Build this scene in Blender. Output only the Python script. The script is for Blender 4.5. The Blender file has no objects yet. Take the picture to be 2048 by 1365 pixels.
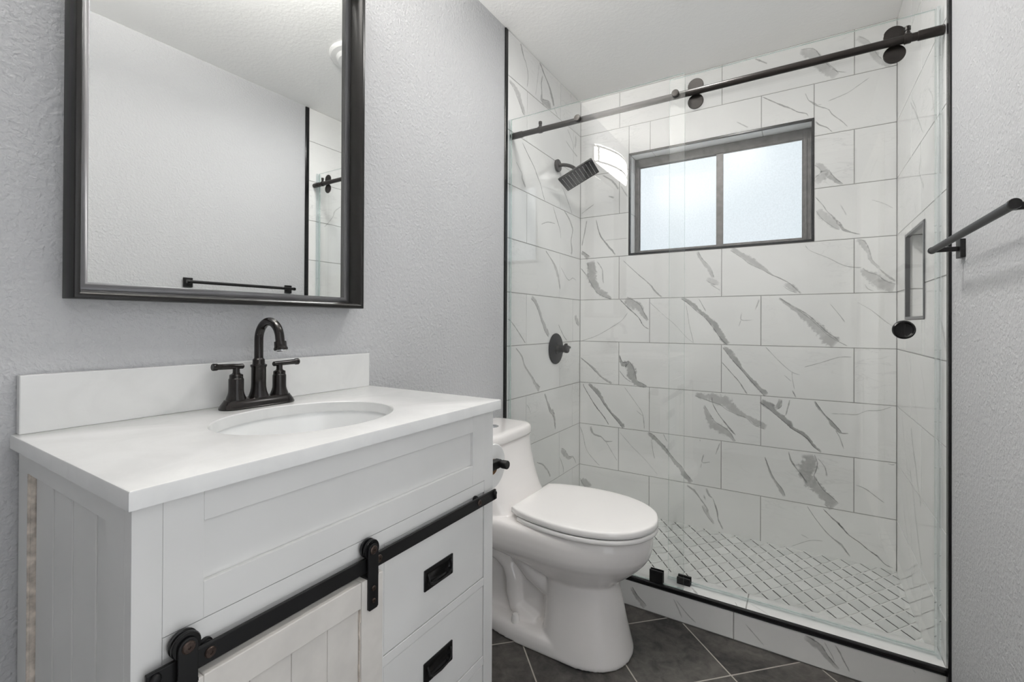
import bpy, bmesh, math, random
from math import sin, cos, pi, sqrt, radians
from mathutils import Vector, Matrix

# ------------------------------------------------------------------ camera, world, exposure
SC = bpy.context.scene
COL = SC.collection
F_PX, CY_PX = 924.39, 644.19
YAW, PITCH, ROLL = -.55855, .0043, .00455
CAM = (1.1626, -2.6563, 1.1168)
_fw = Vector((sin(YAW)*cos(PITCH), cos(YAW)*cos(PITCH), sin(PITCH)))
_rt = Vector((cos(YAW), -sin(YAW), 0)); _up = _rt.cross(_fw)
_r2 = _rt*cos(ROLL)+_up*sin(ROLL); _u2 = -_rt*sin(ROLL)+_up*cos(ROLL)
cam_d = bpy.data.cameras.new('camera'); cam_o = bpy.data.objects.new('camera', cam_d); COL.objects.link(cam_o)
_m = Matrix((_r2, _u2, -_fw)).transposed().to_4x4(); _m.translation = Vector(CAM); cam_o.matrix_world = _m
cam_d.sensor_width = 36.0; cam_d.sensor_fit = 'HORIZONTAL'
cam_d.lens = F_PX/2048*36; cam_d.shift_y = (CY_PX-682.5)/2048; cam_d.clip_start = .02
SC.camera = cam_o
W = bpy.data.worlds.new('world'); SC.world = W; W.use_nodes = True
W.node_tree.nodes['Background'].inputs[0].default_value = (.95, .97, 1.0, 1)
W.node_tree.nodes['Background'].inputs[1].default_value = 1.1
SC.view_settings.view_transform = 'Standard'; SC.view_settings.look = 'None'
SC.view_settings.gamma = 1.0; SC.view_settings.use_curve_mapping = False
SC.view_settings.exposure = 0.60
SC.cycles.use_denoising = True
SC.cycles.max_bounces = 14; SC.cycles.diffuse_bounces = 8; SC.cycles.glossy_bounces = 6
SC.cycles.transparent_max_bounces = 32; SC.cycles.caustics_reflective = False
SC.cycles.sample_clamp_indirect = 6.0
LAMP, LAMP_TOP, LAMP_UNDER, WINDOW = 32.0, 510.0, 23.0, .65      # vanity light (front, top, underside) and frosted panes
CEIL, CEIL_C = 90.0, (1.0, .98, .955)   # added fill glow in the ceiling fixture's lens
LAMP_C, WINDOW_C = (1.0, .962, .915), (.86, .94, 1.0)

# room measures (metres): x from the vanity wall, y towards the shower window, z up
RW, RC = 1.526, 2.494          # right wall, ceiling
YT = -.855                     # front edge of the shower tile
YF = -3.35                     # wall behind the photographer
ROW0, ROWP = 1.2662, .254      # tile rows
random.seed(4)
VEINS = [
('B',0.45,[(286,1260,20.7),(328,1231,30.8),(364,1215,22.9),(390,1179,12.7),(420,1139,5.0)]),
('B',0.60,[(254,1264,2.1),(304,1214,3.1),(364,1159,2.5),(395,1109,2.5),(425,1091,2.5)]),
('B',0.30,[(8,1011,2.2),(112,1048,1.6),(206,1100,2.1),(265,1139,1.6),(302,1185,1.5)]),
('B',0.25,[(430,1244,1.5),(504,1174,1.5),(571,1115,1.5),(631,1047,1.4),(672,1015,1.4)]),
('B',0.60,[(603,1263,4.8),(640,1245,12.0),(690,1196,8.6),(734,1158,10.4),(778,1106,14.0),(813,1051,13.9),(842,1017,11.5)]),
('B',0.40,[(694,1258,1.4),(712,1224,1.9),(730,1188,1.9)]),
('B',0.30,[(629,1226,1.4),(645,1120,1.9),(659,1057,1.4),(668,1017,1.4)]),
('B',0.62,[(817,1000,5.6),(847,973,13.8),(876,929,11.4),(905,889,6.4),(929,859,7.2),(963,821,9.0),(1016,763,11.5)]),
('B',0.55,[(810,919,1.4),(864,855,1.4),(893,820,2.3),(929,762,2.7)]),
('B',0.45,[(6,910,1.6),(55,874,3.2),(101,839,7.5),(135,804,4.3),(174,780,5.3),(207,764,4.2)]),
('B',0.60,[(252,934,2.1),(266,885,10.4),(303,882,20.6),(324,831,25.6),(345,782,17.9),(386,767,12.7),(416,761,2.5)]),
('B',0.50,[(253,843,1.6),(287,803,2.1),(324,780,2.1)]),
('B',0.65,[(24,749,2.7),(33,725,2.7),(102,623,2.7),(158,560,2.6),(189,516,3.2)]),
('B',0.65,[(59,751,5.4),(102,720,13.4),(141,675,11.7),(158,645,7.4),(208,586,7.3),(246,549,9.4),(283,509,10.3)]),
('B',0.35,[(282,749,1.0),(350,663,1.5),(391,601,2.0),(402,516,2.0)]),
('B',0.30,[(356,617,2.0),(391,591,2.0)]),
('B',0.35,[(4,483,1.6),(22,437,2.2),(46,348,1.6),(86,300,1.6),(132,262,1.6)]),
('B',0.40,[(74,492,6.4),(91,451,5.4),(142,436,2.7),(170,414,4.2),(214,420,1.6)]),
('B',0.30,[(170,414,1.6),(209,356,1.6),(241,309,1.6)]),
('B',0.22,[(257,478,1.0),(331,405,1.5),(407,341,1.0),(477,268,1.0)]),
('B',0.62,[(422,496,6.0),(447,480,11.0),(486,448,10.9),(516,417,12.3),(540,391,8.8),(573,353,9.7),(601,328,10.7),(624,294,12.0),(659,257,12.0)]),
('B',0.50,[(508,502,1.5),(530,459,2.0)]),
('B',0.30,[(442,461,2.0),(452,393,1.5),(462,355,2.5)]),
('B',0.42,[(678,739,9.5),(700,734,14.2),(762,725,23.4),(813,716,25.5),(847,691,23.0),(889,663,15.9),(930,645,9.0),(965,622,17.9),(1017,602,13.3)]),
('B',0.55,[(762,732,1.9),(764,702,2.8),(788,653,1.4),(822,606,2.8),(860,560,3.7),(877,543,1.8)]),
('B',0.42,[(722,684,2.4),(740,634,11.8),(762,589,18.7),(801,566,23.2),(839,548,13.8),(864,519,6.9),(873,509,3.7)]),
('B',0.40,[(701,497,2.4),(703,487,2.4)]),
('B',0.35,[(721,419,2.8),(714,376,2.4),(754,384,1.9)]),
('B',0.35,[(710,370,1.9),(706,346,1.9)]),
('B',0.30,[(801,492,3.7),(780,428,1.4)]),
('B',0.40,[(0,178,5.4),(35,146,21.6),(64,114,21.5)]),
('B',0.70,[(993,734,12.5),(1032,709,16.8),(1055,681,7.9),(1086,658,13.1),(1116,631,10.8),(1130,611,5.2),(1167,594,8.5),(1196,568,6.8),(1217,538,5.9),(1247,512,4.2)]),
('B',0.60,[(1076,749,6.6),(1070,717,10.9),(1055,698,6.6)]),
('B',0.45,[(1117,748,2.6),(1108,708,3.0),(1099,668,2.2)]),
('B',0.62,[(1219,751,2.5),(1238,717,5.0),(1262,686,2.1),(1283,659,7.5),(1297,640,8.3),(1317,618,5.8),(1326,611,2.5),(1351,613,1.2)]),
('B',0.40,[(1300,624,1.7),(1317,593,2.1),(1334,538,1.6)]),
('B',0.40,[(1286,699,1.2),(1337,702,1.2),(1380,704,1.2),(1419,725,1.6),(1463,732,1.2),(1507,752,1.2)]),
('B',0.50,[(1128,796,2.6),(1143,762,2.1)]),
('B',0.30,[(1012,1006,1.3),(1070,938,1.3),(1123,888,1.7),(1159,873,1.3)]),
('B',0.30,[(1126,889,1.3),(1128,850,1.3),(1137,803,1.3)]),
('B',0.30,[(1093,869,1.7),(1123,841,1.3)]),
('B',0.32,[(1177,913,1.3),(1255,942,1.7),(1313,966,1.2),(1363,970,1.2)]),
('B',0.42,[(1070,1251,4.4),(1107,1219,6.5),(1144,1191,10.8),(1181,1156,17.1),(1216,1118,16.9),(1251,1076,23.1),(1279,1047,25.0),(1303,1027,24.8)]),
('B',0.35,[(1070,1251,1.8),(1122,1212,2.2),(1170,1175,2.6),(1216,1131,1.7),(1279,1064,1.7),(1347,1020,2.0)]),
('B',0.30,[(1279,1220,1.2),(1320,1160,1.2),(1337,1131,1.2)]),
('B',0.30,[(1383,1224,1.2),(1434,1187,1.2),(1482,1139,1.6),(1509,1115,1.2)]),
('B',0.30,[(904,1180,1.8),(902,1143,1.8),(953,1143,1.3)]),
('B',0.30,[(900,1143,1.8),(890,1109,1.8)]),
('B',0.30,[(984,1246,3.6),(965,1193,1.3)]),
('B',0.50,[(1112,494,1.7),(1123,451,3.5),(1145,416,3.4),(1171,382,3.4),(1189,351,4.3)]),
('B',0.50,[(1192,492,25.5),(1196,458,31.8),(1189,419,31.9),(1192,386,27.6),(1210,355,27.5),(1239,322,23.1),(1263,298,23.0),(1280,281,24.9),(1301,264,20.7)]),
('B',0.45,[(1009,450,1.8),(1033,379,3.5),(1052,339,5.3),(1079,300,8.7),(1094,268,5.2)]),
('B',0.35,[(1231,481,1.7),(1259,443,1.7),(1268,399,3.3)]),
('B',0.40,[(1380,379,1.2),(1413,369,2.0),(1457,337,1.6),(1482,319,1.2)]),
('B',0.40,[(1495,498,2.4),(1510,494,2.0),(1524,499,1.2)]),
('B',0.40,[(635,238,3.8),(672,216,5.7),(703,180,2.8),(734,139,3.8),(743,113,7.0)]),
('B',0.40,[(734,240,3.8),(747,208,5.6),(767,193,1.9)]),
('B',0.40,[(721,202,3.8),(730,176,3.8)]),
('B',0.45,[(767,193,1.9),(787,132,3.3),(795,87,3.7),(817,41,3.7)]),
('B',0.30,[(717,145,4.7),(739,107,9.4),(774,59,3.7)]),
('B',0.45,[(1190,241,1.7),(1226,185,1.7),(1275,126,2.1),(1326,89,4.9)]),
('B',0.60,[(1254,242,1.7),(1288,208,2.1),(1312,188,4.1),(1338,162,2.5)]),
('B',0.30,[(1165,99,2.1),(1198,86,1.3)]),
('B',0.30,[(1125,31,1.3),(1201,78,1.3),(1254,89,1.3)]),
('B',0.60,[(1310,190,3.2),(1352,144,2.0),(1394,117,1.6),(1425,92,1.9),(1459,70,3.1),(1486,43,1.5),(1513,34,1.5)]),
('B',0.45,[(1323,93,4.8),(1359,43,1.6)]),
('B',0.40,[(852,1513,8.3),(871,1503,11.5),(912,1472,13.6),(952,1442,17.1),(1000,1403,8.9),(1039,1370,2.6),(1073,1351,1.8),(1122,1318,2.2),(1164,1271,2.6)]),
('B',0.35,[(1092,1319,8.7),(1122,1301,15.1),(1151,1282,8.6)]),
('B',0.33,[(1180,1506,1.3),(1202,1476,1.3),(1272,1437,1.7),(1320,1405,2.1),(1353,1390,1.6),(1399,1383,3.2)]),
('B',0.33,[(1379,1511,6.1),(1402,1497,12.1),(1421,1455,8.0),(1434,1413,4.8),(1463,1376,4.8)]),
('B',0.36,[(1399,1379,6.1),(1412,1354,14.1),(1444,1329,24.0),(1475,1303,21.8),(1506,1290,19.7),(1523,1286,15.7)]),
('B',0.35,[(1412,1306,2.4),(1422,1285,2.0),(1444,1273,1.6)]),
('B',0.35,[(1463,1376,1.6),(1488,1346,4.0),(1523,1313,4.7)]),
('B',0.35,[(1220,1893,6.3),(1243,1880,10.5),(1264,1851,18.8),(1243,1821,21.0),(1222,1803,16.9)]),
('B',0.45,[(1264,1847,12.6),(1288,1814,10.4),(1312,1789,7.4),(1328,1778,3.3)]),
('B',0.45,[(1221,1734,1.7),(1251,1690,2.1),(1265,1663,2.1),(1285,1639,2.1),(1313,1599,6.2),(1329,1568,6.2),(1363,1548,2.5),(1395,1537,1.6)]),
('B',0.30,[(1230,1671,8.4),(1258,1638,18.9),(1296,1596,16.6),(1319,1569,6.2)]),
('B',0.25,[(1319,1685,1.2),(1343,1632,3.3)]),
('B',0.25,[(1437,1691,2.0),(1481,1667,1.2),(1512,1643,1.2)]),
('B',0.52,[(994,2276,1.3),(1056,2229,2.6),(1090,2205,3.5),(1120,2185,2.6),(1150,2161,2.6),(1183,2146,2.1),(1192,2129,2.1)]),
('B',0.50,[(1222,2099,3.4),(1236,2079,3.4),(1267,2059,1.7),(1288,2033,1.7)]),
('B',0.42,[(1179,2246,0.9),(1193,2208,1.3),(1215,2187,4.2),(1232,2170,2.5),(1271,2146,1.7),(1288,2117,2.1),(1325,2075,1.7),(1346,2046,1.6)]),
('B',0.40,[(1229,2178,2.5),(1246,2174,1.7)]),
('B',0.32,[(1427,2253,1.2),(1382,2225,1.6),(1342,2203,1.6),(1271,2184,1.3)]),
('B',0.36,[(1157,2454,10.7),(1197,2437,19.2),(1222,2400,23.3),(1250,2354,23.1),(1284,2318,18.8),(1305,2296,10.4)]),
('B',0.35,[(1225,2441,1.7),(1243,2398,1.7),(1284,2339,1.7),(1308,2316,2.1),(1342,2302,1.6)]),
('B',0.26,[(1381,2450,10.2),(1417,2414,12.1),(1449,2344,12.0),(1481,2302,9.9),(1505,2285,5.9)]),
('B',0.45,[(962,2480,4.5),(1017,2439,2.7)]),
('B',0.30,[(877,2175,1.8),(931,2134,2.7)]),
('B',0.50,[(6,1566,8.2),(41,1537,10.8),(58,1522,16.2)]),
('B',0.50,[(70,1502,21.5),(79,1458,29.6),(76,1410,26.9),(99,1361,22.5),(127,1317,20.2),(172,1289,15.8),(205,1272,6.3)]),
('B',0.50,[(5,1463,2.7),(47,1412,2.7)]),
('B',0.38,[(110,1499,2.1),(144,1449,2.7),(147,1401,3.2),(152,1364,2.1)]),
('B',0.42,[(43,1756,2.2),(29,1684,3.3),(11,1604,2.7)]),
('B',0.50,[(103,1754,2.1),(126,1669,3.2),(149,1629,4.2),(188,1578,5.3),(215,1545,5.2),(226,1531,3.1)]),
('B',0.30,[(160,1623,1.6),(300,1623,1.5)]),
('B',0.40,[(274,1493,1.6),(353,1416,2.0),(429,1347,3.0),(464,1301,5.0),(498,1272,4.0)]),
('B',0.36,[(685,1513,5.7),(707,1468,7.1),(743,1419,9.4),(765,1366,5.6)]),
('B',0.26,[(734,1363,9.4),(769,1347,18.7),(795,1336,9.3)]),
('B',0.36,[(752,1333,1.9),(801,1299,1.9)]),
('B',0.42,[(144,2019,3.0),(206,1973,4.7),(245,1918,4.6)]),
('B',0.26,[(257,1936,2.9),(299,1867,3.4)]),
('B',0.40,[(182,1886,3.5),(218,1872,4.7)]),
('B',0.32,[(8,1802,2.4),(88,1849,2.4)]),
('L',0.55,[(-745,2501,2.6),(-720,2475,5.2),(-699,2438,2.6),(-677,2418,2.6),(-659,2383,2.2),(-655,2345,1.8),(-663,2302,1.8)]),
('L',0.60,[(-556,2500,3.7),(-527,2482,6.5),(-487,2449,5.6),(-436,2415,5.7),(-405,2381,9.6),(-384,2351,12.1),(-373,2322,7.3)]),
('L',0.50,[(-502,2433,5.6),(-516,2389,3.7),(-511,2345,4.6),(-506,2301,13.9),(-435,2306,21.4),(-404,2311,14.4)]),
('L',0.40,[(-541,2475,1.8),(-559,2375,1.8),(-577,2298,1.4)]),
('L',0.45,[(-362,2316,2.9),(-323,2287,4.0)]),
('L',0.36,[(-831,2261,6.2),(-788,2251,10.5),(-755,2231,17.0),(-722,2198,17.2),(-696,2165,15.2),(-683,2157,8.7)]),
('L',0.40,[(-156,2503,3.1),(-143,2461,2.6)]),
('L',0.35,[(-190,2261,2.6),(-128,2214,3.2),(-103,2170,3.2)]),
('L',0.30,[(-78,2264,6.4),(-71,2223,10.7),(-90,2185,8.0)]),
('L',0.62,[(-708,2009,2.2),(-651,1966,2.6),(-588,1922,3.2),(-564,1897,2.7),(-521,1854,2.8),(-496,1813,2.3),(-471,1777,2.8)]),
('L',0.36,[(-769,1899,1.7),(-715,1859,3.4),(-706,1832,6.5),(-676,1796,4.4)]),
('L',0.48,[(-373,1768,2.4),(-335,1715,3.9),(-290,1659,3.0),(-272,1607,2.0)]),
('L',0.50,[(-233,1773,2.5),(-173,1747,6.2),(-117,1695,6.3),(-117,1663,4.2),(-135,1613,3.7),(-122,1557,6.3),(-134,1532,7.9)]),
('L',0.48,[(-258,1902,2.0),(-174,1830,3.1),(-124,1778,2.6)]),
('L',0.38,[(-509,1643,2.3),(-430,1670,2.4),(-345,1676,1.5)]),
('L',0.30,[(-213,2185,4.1),(-140,2162,4.2),(-51,2143,6.5)]),
('L',0.42,[(-459,1510,2.8),(-386,1467,3.9),(-343,1433,12.3),(-315,1396,12.4),(-298,1358,7.5),(-283,1314,4.0)]),
('L',0.38,[(-271,1440,2.0),(-176,1378,2.6),(-108,1394,2.1),(-63,1382,1.6)]),
('L',0.42,[(-609,1257,13.4),(-572,1232,11.3),(-525,1183,11.5),(-495,1137,13.0),(-455,1090,16.5),(-414,1052,12.0)]),
('L',0.52,[(-833,1140,2.5),(-802,1126,2.1),(-745,1084,3.0),(-669,1020,2.2)]),
('L',0.45,[(-301,1114,2.0),(-238,1053,3.5),(-185,1019,2.6)]),
('L',0.40,[(-68,1173,13.4),(-54,1141,16.1),(-14,1109,8.1)]),
('L',0.42,[(-761,1000,2.1),(-703,954,3.9),(-677,909,4.4),(-606,846,6.7),(-559,796,13.6),(-521,771,16.1)]),
('L',0.50,[(-462,745,5.6),(-431,696,7.1),(-400,648,10.6),(-357,613,9.7),(-340,566,6.9),(-335,528,3.9)]),
('L',0.50,[(-373,649,5.8),(-346,611,5.9)]),
('L',0.42,[(-261,396,12.6),(-220,371,17.8),(-160,326,10.4),(-98,316,4.2),(-52,268,2.1)]),
('L',0.35,[(-278,360,2.0),(-231,288,3.6),(-231,255,3.0)]),
('L',0.42,[(-546,397,2.3),(-478,366,4.7),(-428,325,5.7),(-391,281,4.8)]),
('L',0.30,[(-658,715,1.8),(-631,693,1.8),(-613,659,1.8)]),
('F',0.55,[(594,74,6.3),(612,48,7.6),(636,25,9.6),(650,14,6.9)]),
('F',0.36,[(756,79,1.7),(779,38,3.3),(788,18,2.0)]),
('F',0.36,[(766,77,1.3),(804,40,1.3),(836,17,1.3)]),
('F',0.30,[(1000,69,1.2),(1057,16,1.2)]),
('F',0.50,[(1174,88,6.6),(1194,77,11.9),(1216,67,9.2),(1234,47,6.5),(1253,29,5.7),(1266,17,3.1)]),
('F',0.36,[(1229,90,1.0),(1249,55,1.6),(1257,36,1.5)]),
('F',0.48,[(1257,91,1.3),(1270,71,2.1),(1280,50,1.8),(1295,21,1.3)]),
('F',0.30,[(1447,90,1.0),(1454,81,1.2)]),
('T',0.45,[(810,-796,4.0),(838,-829,5.2),(856,-844,3.9)]),
('T',0.36,[(963,-807,1.6),(975,-842,1.6)]),
('T',0.25,[(750,-831,1.3),(773,-850,1.3)]),
('T',0.20,[(1009,-790,1.9),(1055,-815,3.7),(1080,-839,2.4)]),
('R',0.32,[(-123,738,2.2),(-162,666,1.8),(-208,589,2.1),(-287,507,1.7),(-463,502,1.5),(-570,498,1.5)]),
('R',0.30,[(-163,349,2.1),(-209,305,2.8),(-262,257,1.7),(-313,191,2.0),(-345,134,3.3),(-422,95,1.6)]),
('R',0.32,[(-297,1993,3.4),(-367,1937,5.0),(-431,1879,5.4),(-515,1795,3.1)]),
('R',0.26,[(-480,1778,4.7),(-481,1715,5.8),(-457,1675,6.6),(-528,1599,6.4)]),
('R',0.30,[(-368,1587,1.7),(-401,1536,1.6)]),
('R',0.20,[(-228,1055,3.0),(-251,1027,2.9)]),
]

# ------------------------------------------------------------------ materials
class NT:
    def __init__(s, name):
        s.m = bpy.data.materials.new(name); s.m.use_nodes = True; s.t = s.m.node_tree; s.t.nodes.clear()
        s.out = s.n('ShaderNodeOutputMaterial')
    def n(s, t, **kw):
        nd = s.t.nodes.new(t)
        for k, v in kw.items(): setattr(nd, k, v)
        return nd
    def l(s, a, b): s.t.links.new(a, b)
    def setin(s, nd, i, v):
        if hasattr(v, 'is_output') or isinstance(v, bpy.types.NodeSocket): s.l(v, nd.inputs[i])
        else: nd.inputs[i].default_value = v
    def math(s, op, a, b=0.0, clamp=False):
        nd = s.n('ShaderNodeMath', operation=op, use_clamp=clamp); s.setin(nd, 0, a); s.setin(nd, 1, b); return nd.outputs[0]
    def noise(s, vec, scale, detail=2, rough=.5, dist=0):
        nd = s.n('ShaderNodeTexNoise'); s.l(vec, nd.inputs['Vector']); nd.inputs['Scale'].default_value = scale
        nd.inputs['Detail'].default_value = detail; nd.inputs['Roughness'].default_value = rough; nd.inputs['Distortion'].default_value = dist
        return nd.outputs[0]
    def ramp(s, fac, lo, hi, a, b):
        nd = s.n('ShaderNodeValToRGB'); s.l(fac, nd.inputs[0]); e = nd.color_ramp.elements
        e[0].position, e[1].position = lo, hi; e[0].color, e[1].color = (*a, 1), (*b, 1); return nd.outputs[0]
    def mixc(s, fac, a, b):
        nd = s.n('ShaderNodeMix', data_type='RGBA'); s.setin(nd, 0, fac)
        for i, v in ((6, a), (7, b)):
            if isinstance(v, tuple): nd.inputs[i].default_value = (*v, 1)
            else: s.l(v, nd.inputs[i])
        return nd.outputs[2]
    def bsdf(s, col=(.8, .8, .8), rough=.5, metal=0.0, spec=.5, coat=0.0):
        nd = s.n('ShaderNodeBsdfPrincipled')
        if isinstance(col, tuple): nd.inputs['Base Color'].default_value = (*col, 1)
        else: s.l(col, nd.inputs['Base Color'])
        s.setin(nd, nd.inputs.find('Roughness'), rough); nd.inputs['Metallic'].default_value = metal
        nd.inputs['Specular IOR Level'].default_value = spec; nd.inputs['Coat Weight'].default_value = coat
        nd.inputs['Coat Roughness'].default_value = .05
        return nd
    def bump(s, h, strength, dist, nd):
        b = s.n('ShaderNodeBump'); b.inputs['Strength'].default_value = strength; b.inputs['Distance'].default_value = dist
        s.l(h, b.inputs['Height']); s.l(b.outputs[0], nd.inputs['Normal'])
    def done(s, sh): s.l(sh, s.out.inputs[0]); return s.m
    def obj(s): return s.n('ShaderNodeTexCoord').outputs['Object']

def plain(name, col, rough=.5, metal=0.0, spec=.5, coat=0.0, var=.04, bump=0.0, bscale=60, vscale=8):
    t = NT(name); v = t.obj()
    f = t.noise(v, vscale, 3)
    a = tuple(c*(1-var) for c in col); b = tuple(min(1, c*(1+var)) for c in col)
    nd = t.bsdf(t.ramp(f, .3, .7, a, b), rough, metal, spec, coat)
    if bump: t.bump(t.noise(v, bscale, 3), bump, .002, nd)
    return t.done(nd.outputs[0])

def paint(name, col, strength, scale=95, rough=.55):
    t = NT(name); v = t.obj()
    n1 = t.noise(v, scale, 2, .55, .3); n2 = t.noise(v, scale*2.6, 2)
    h = t.math('ADD', t.math('MULTIPLY', t.math('SUBTRACT', n1, .38, True), 1.6), t.math('MULTIPLY', n2, .25))
    f = t.noise(v, 2.0, 2)
    nd = t.bsdf(t.ramp(f, .3, .7, tuple(c*.985 for c in col), tuple(c*1.015 for c in col)), rough, 0, .3)
    t.bump(h, strength, .004, nd)
    return t.done(nd.outputs[0])

M = {}
M['wall'] = paint('painted_wall', (.545, .551, .564), .65)
M['wall_right'] = M['wall']
M['ceiling'] = paint('ceiling_paint', (.90, .90, .89), .22, 60)
M['white_trim'] = plain('white_trim', (.80, .79, .76), .35, var=.01)
M['black'] = plain('black_metal', (.008, .008, .0085), .42, 0, .3, var=.2)
M['black_trim'] = plain('black_edge_trim', (.006, .006, .0065), .22, 0, .35, var=.2)
M['bronze'] = plain('oil_rubbed_bronze', (.009, .0075, .007), .16, .1, .4, .0, var=.35, vscale=25)
M['dark_bronze'] = plain('dark_bronze_rail', (.020, .017, .015), .33, .25, .4, var=.15)
M['gunmetal'] = plain('gunmetal_trim', (.14, .14, .145), .3, .8, var=.1)
M['chrome'] = plain('chrome', (.75, .76, .78), .12, 1.0, var=.03)
M['nickel'] = plain('brushed_nickel', (.55, .54, .52), .3, 1.0, var=.03)
M['aluminium'] = plain('bronze_anodised_window', (.19, .18, .175), .42, .3, var=.2, vscale=30)
M['screw'] = plain('brown_screw', (.07, .05, .042), .35, .7, var=.3, vscale=300)
M['ceramic'] = plain('glazed_ceramic', (.86, .835, .82), .12, 0, .5, .35, var=.008)
M['basin'] = plain('sink_ceramic', (.80, .81, .81), .12, 0, .5, .3, var=.008)
M['seat'] = plain('seat_plastic', (.88, .865, .85), .16, 0, .5, .2, var=.008)
M['dark'] = plain('painted_gap_shade', (.01, .01, .01), .8)
M['paper'] = plain('tissue_paper', (.80, .80, .79), .9, 0, .1, var=.03, bump=.3, bscale=300)
M['cardboard'] = plain('cardboard_core', (.25, .15, .08), .9)
M['mirror'] = plain('mirror_silver', (.93, .945, .94), .012, 1.0, var=.0)
M['frame'] = plain('black_mirror_frame', (.011, .0105, .010), .28, .1, .4, .0, var=.1)
M['white_plastic'] = plain('white_plastic', (.78, .78, .77), .4, var=.01)

def quartz():
    t = NT('white_quartz'); v = t.obj()
    f = t.noise(v, 9, 5, .6, .8); g = t.noise(v, 34, 4, .6, 1.5)
    c = t.ramp(f, .35, .62, (.72, .725, .72), (.77, .775, .77))
    c = t.mixc(t.math('MULTIPLY', t.math('SUBTRACT', g, .66, True), 1.3), c, (.62, .60, .57))
    nd = t.bsdf(c, .22, 0, .45); return t.done(nd.outputs[0])
M['quartz'] = quartz()

def cabinet_paint():
    t = NT('cabinet_paint'); v = t.obj()
    mp = t.n('ShaderNodeMapping'); mp.inputs['Scale'].default_value = (60, 3, 60); t.l(v, mp.inputs[0])
    f = t.noise(mp.outputs[0], 4, 4); g = t.noise(v, 5, 3)
    c = t.ramp(g, .3, .7, (.70, .70, .69), (.75, .75, .74))
    nd = t.bsdf(c, .42, 0, .4); t.bump(f, .05, .001, nd); return t.done(nd.outputs[0])
M['cabinet'] = cabinet_paint()
M['bare_wood'] = plain('worn_bare_wood', (.64, .58, .52), .8, 0, .2, var=.35, vscale=60)
M['cabinet_worn'] = plain('worn_white_paint', (.68, .655, .62), .5, 0, .4, var=.05, vscale=25)

def marble(name, tint=(.86, .86, .85)):
    t = NT(name)
    uv = t.n('ShaderNodeUVMap', uv_map='UVMap').outputs[0]
    warp = t.noise(uv, 5, 3)
    f = t.noise(uv, 3.2, 4, .55, .6); g = t.noise(uv, 1.3, 2)
    c = t.ramp(f, .25, .75, tuple(x*.955 for x in tint), tuple(min(1, x*1.03) for x in tint))
    # faint secondary veining
    mp = t.n('ShaderNodeMapping'); mp.inputs['Rotation'].default_value = (0, 0, radians(42)); mp.inputs['Scale'].default_value = (1.0, 4.2, 1); t.l(uv, mp.inputs[0])
    w = t.noise(mp.outputs[0], 4.5, 4, .55, .9)
    line = t.math('SUBTRACT', 1.0, t.math('MULTIPLY', t.math('ABSOLUTE', t.math('SUBTRACT', w, .5)), 55.0), True)
    gate = t.math('MULTIPLY', t.math('SUBTRACT', g, .50, True), 3.0, True)
    c = t.mixc(t.math('MULTIPLY', t.math('MULTIPLY', line, gate), .42), c, (.40, .40, .40))
    nd = t.bsdf(c, .03, 0, .8); return t.done(nd.outputs[0])
M['marble'] = marble('marble_tile')
M['grout'] = plain('grey_grout', (.36, .355, .345), .85, 0, .2, var=.06, vscale=40)

def vein():
    t = NT('marble_vein')
    uv = t.n('ShaderNodeUVMap', uv_map='UVMap').outputs[0]; aux = t.n('ShaderNodeUVMap', uv_map='Aux').outputs[0]
    sx = t.n('ShaderNodeSeparateXYZ'); t.l(aux, sx.inputs[0]); across, stren = sx.outputs[0], sx.outputs[1]
    n1 = t.noise(uv, 70, 4, .65); n2 = t.noise(uv, 24, 3, .6, .8); n3 = t.noise(uv, 160, 3, .6)
    e = t.math('SUBTRACT', 1.0, t.math('MULTIPLY', t.math('ABSOLUTE', across), 1.25))
    e = t.math('ADD', e, t.math('MULTIPLY', t.math('SUBTRACT', n1, .5), 1.5))
    e = t.math('ADD', e, t.math('MULTIPLY', t.math('SUBTRACT', n2, .5), .9))
    mk = t.math('MULTIPLY', e, 2.6, True)
    inner = t.math('ADD', .45, t.math('MULTIPLY', n2, .9))
    a = t.math('MULTIPLY', t.math('MULTIPLY', mk, stren), inner, True)
    c = t.ramp(n3, .35, .7, (.20, .20, .195), (.40, .40, .395))
    nd = t.bsdf(c, .03, 0, .8); t.l(a, nd.inputs['Alpha']); return t.done(nd.outputs[0])
M['vein'] = vein()

def slate():
    t = NT('slate_floor_tile')
    uv = t.n('ShaderNodeUVMap', uv_map='UVMap').outputs[0]
    f = t.noise(uv, 5, 5, .65, .7); g = t.noise(uv, 26, 5, .65, .5); h = t.noise(uv, 90, 3)
    m = t.math('ADD', t.math('MULTIPLY', f, .6), t.math('MULTIPLY', g, .4))
    c = t.ramp(m, .40, .62, (.018, .017, .0165), (.105, .097, .088))
    c = t.mixc(t.math('MULTIPLY', t.math('SUBTRACT', h, .55, True), .6), c, (.13, .12, .11))
    nd = t.bsdf(c, .36, 0, .45); t.bump(g, .18, .002, nd); return t.done(nd.outputs[0])
M['slate'] = slate()
M['floor_grout'] = plain('pale_floor_grout', (.50, .47, .43), .85, 0, .2, var=.05)

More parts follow.
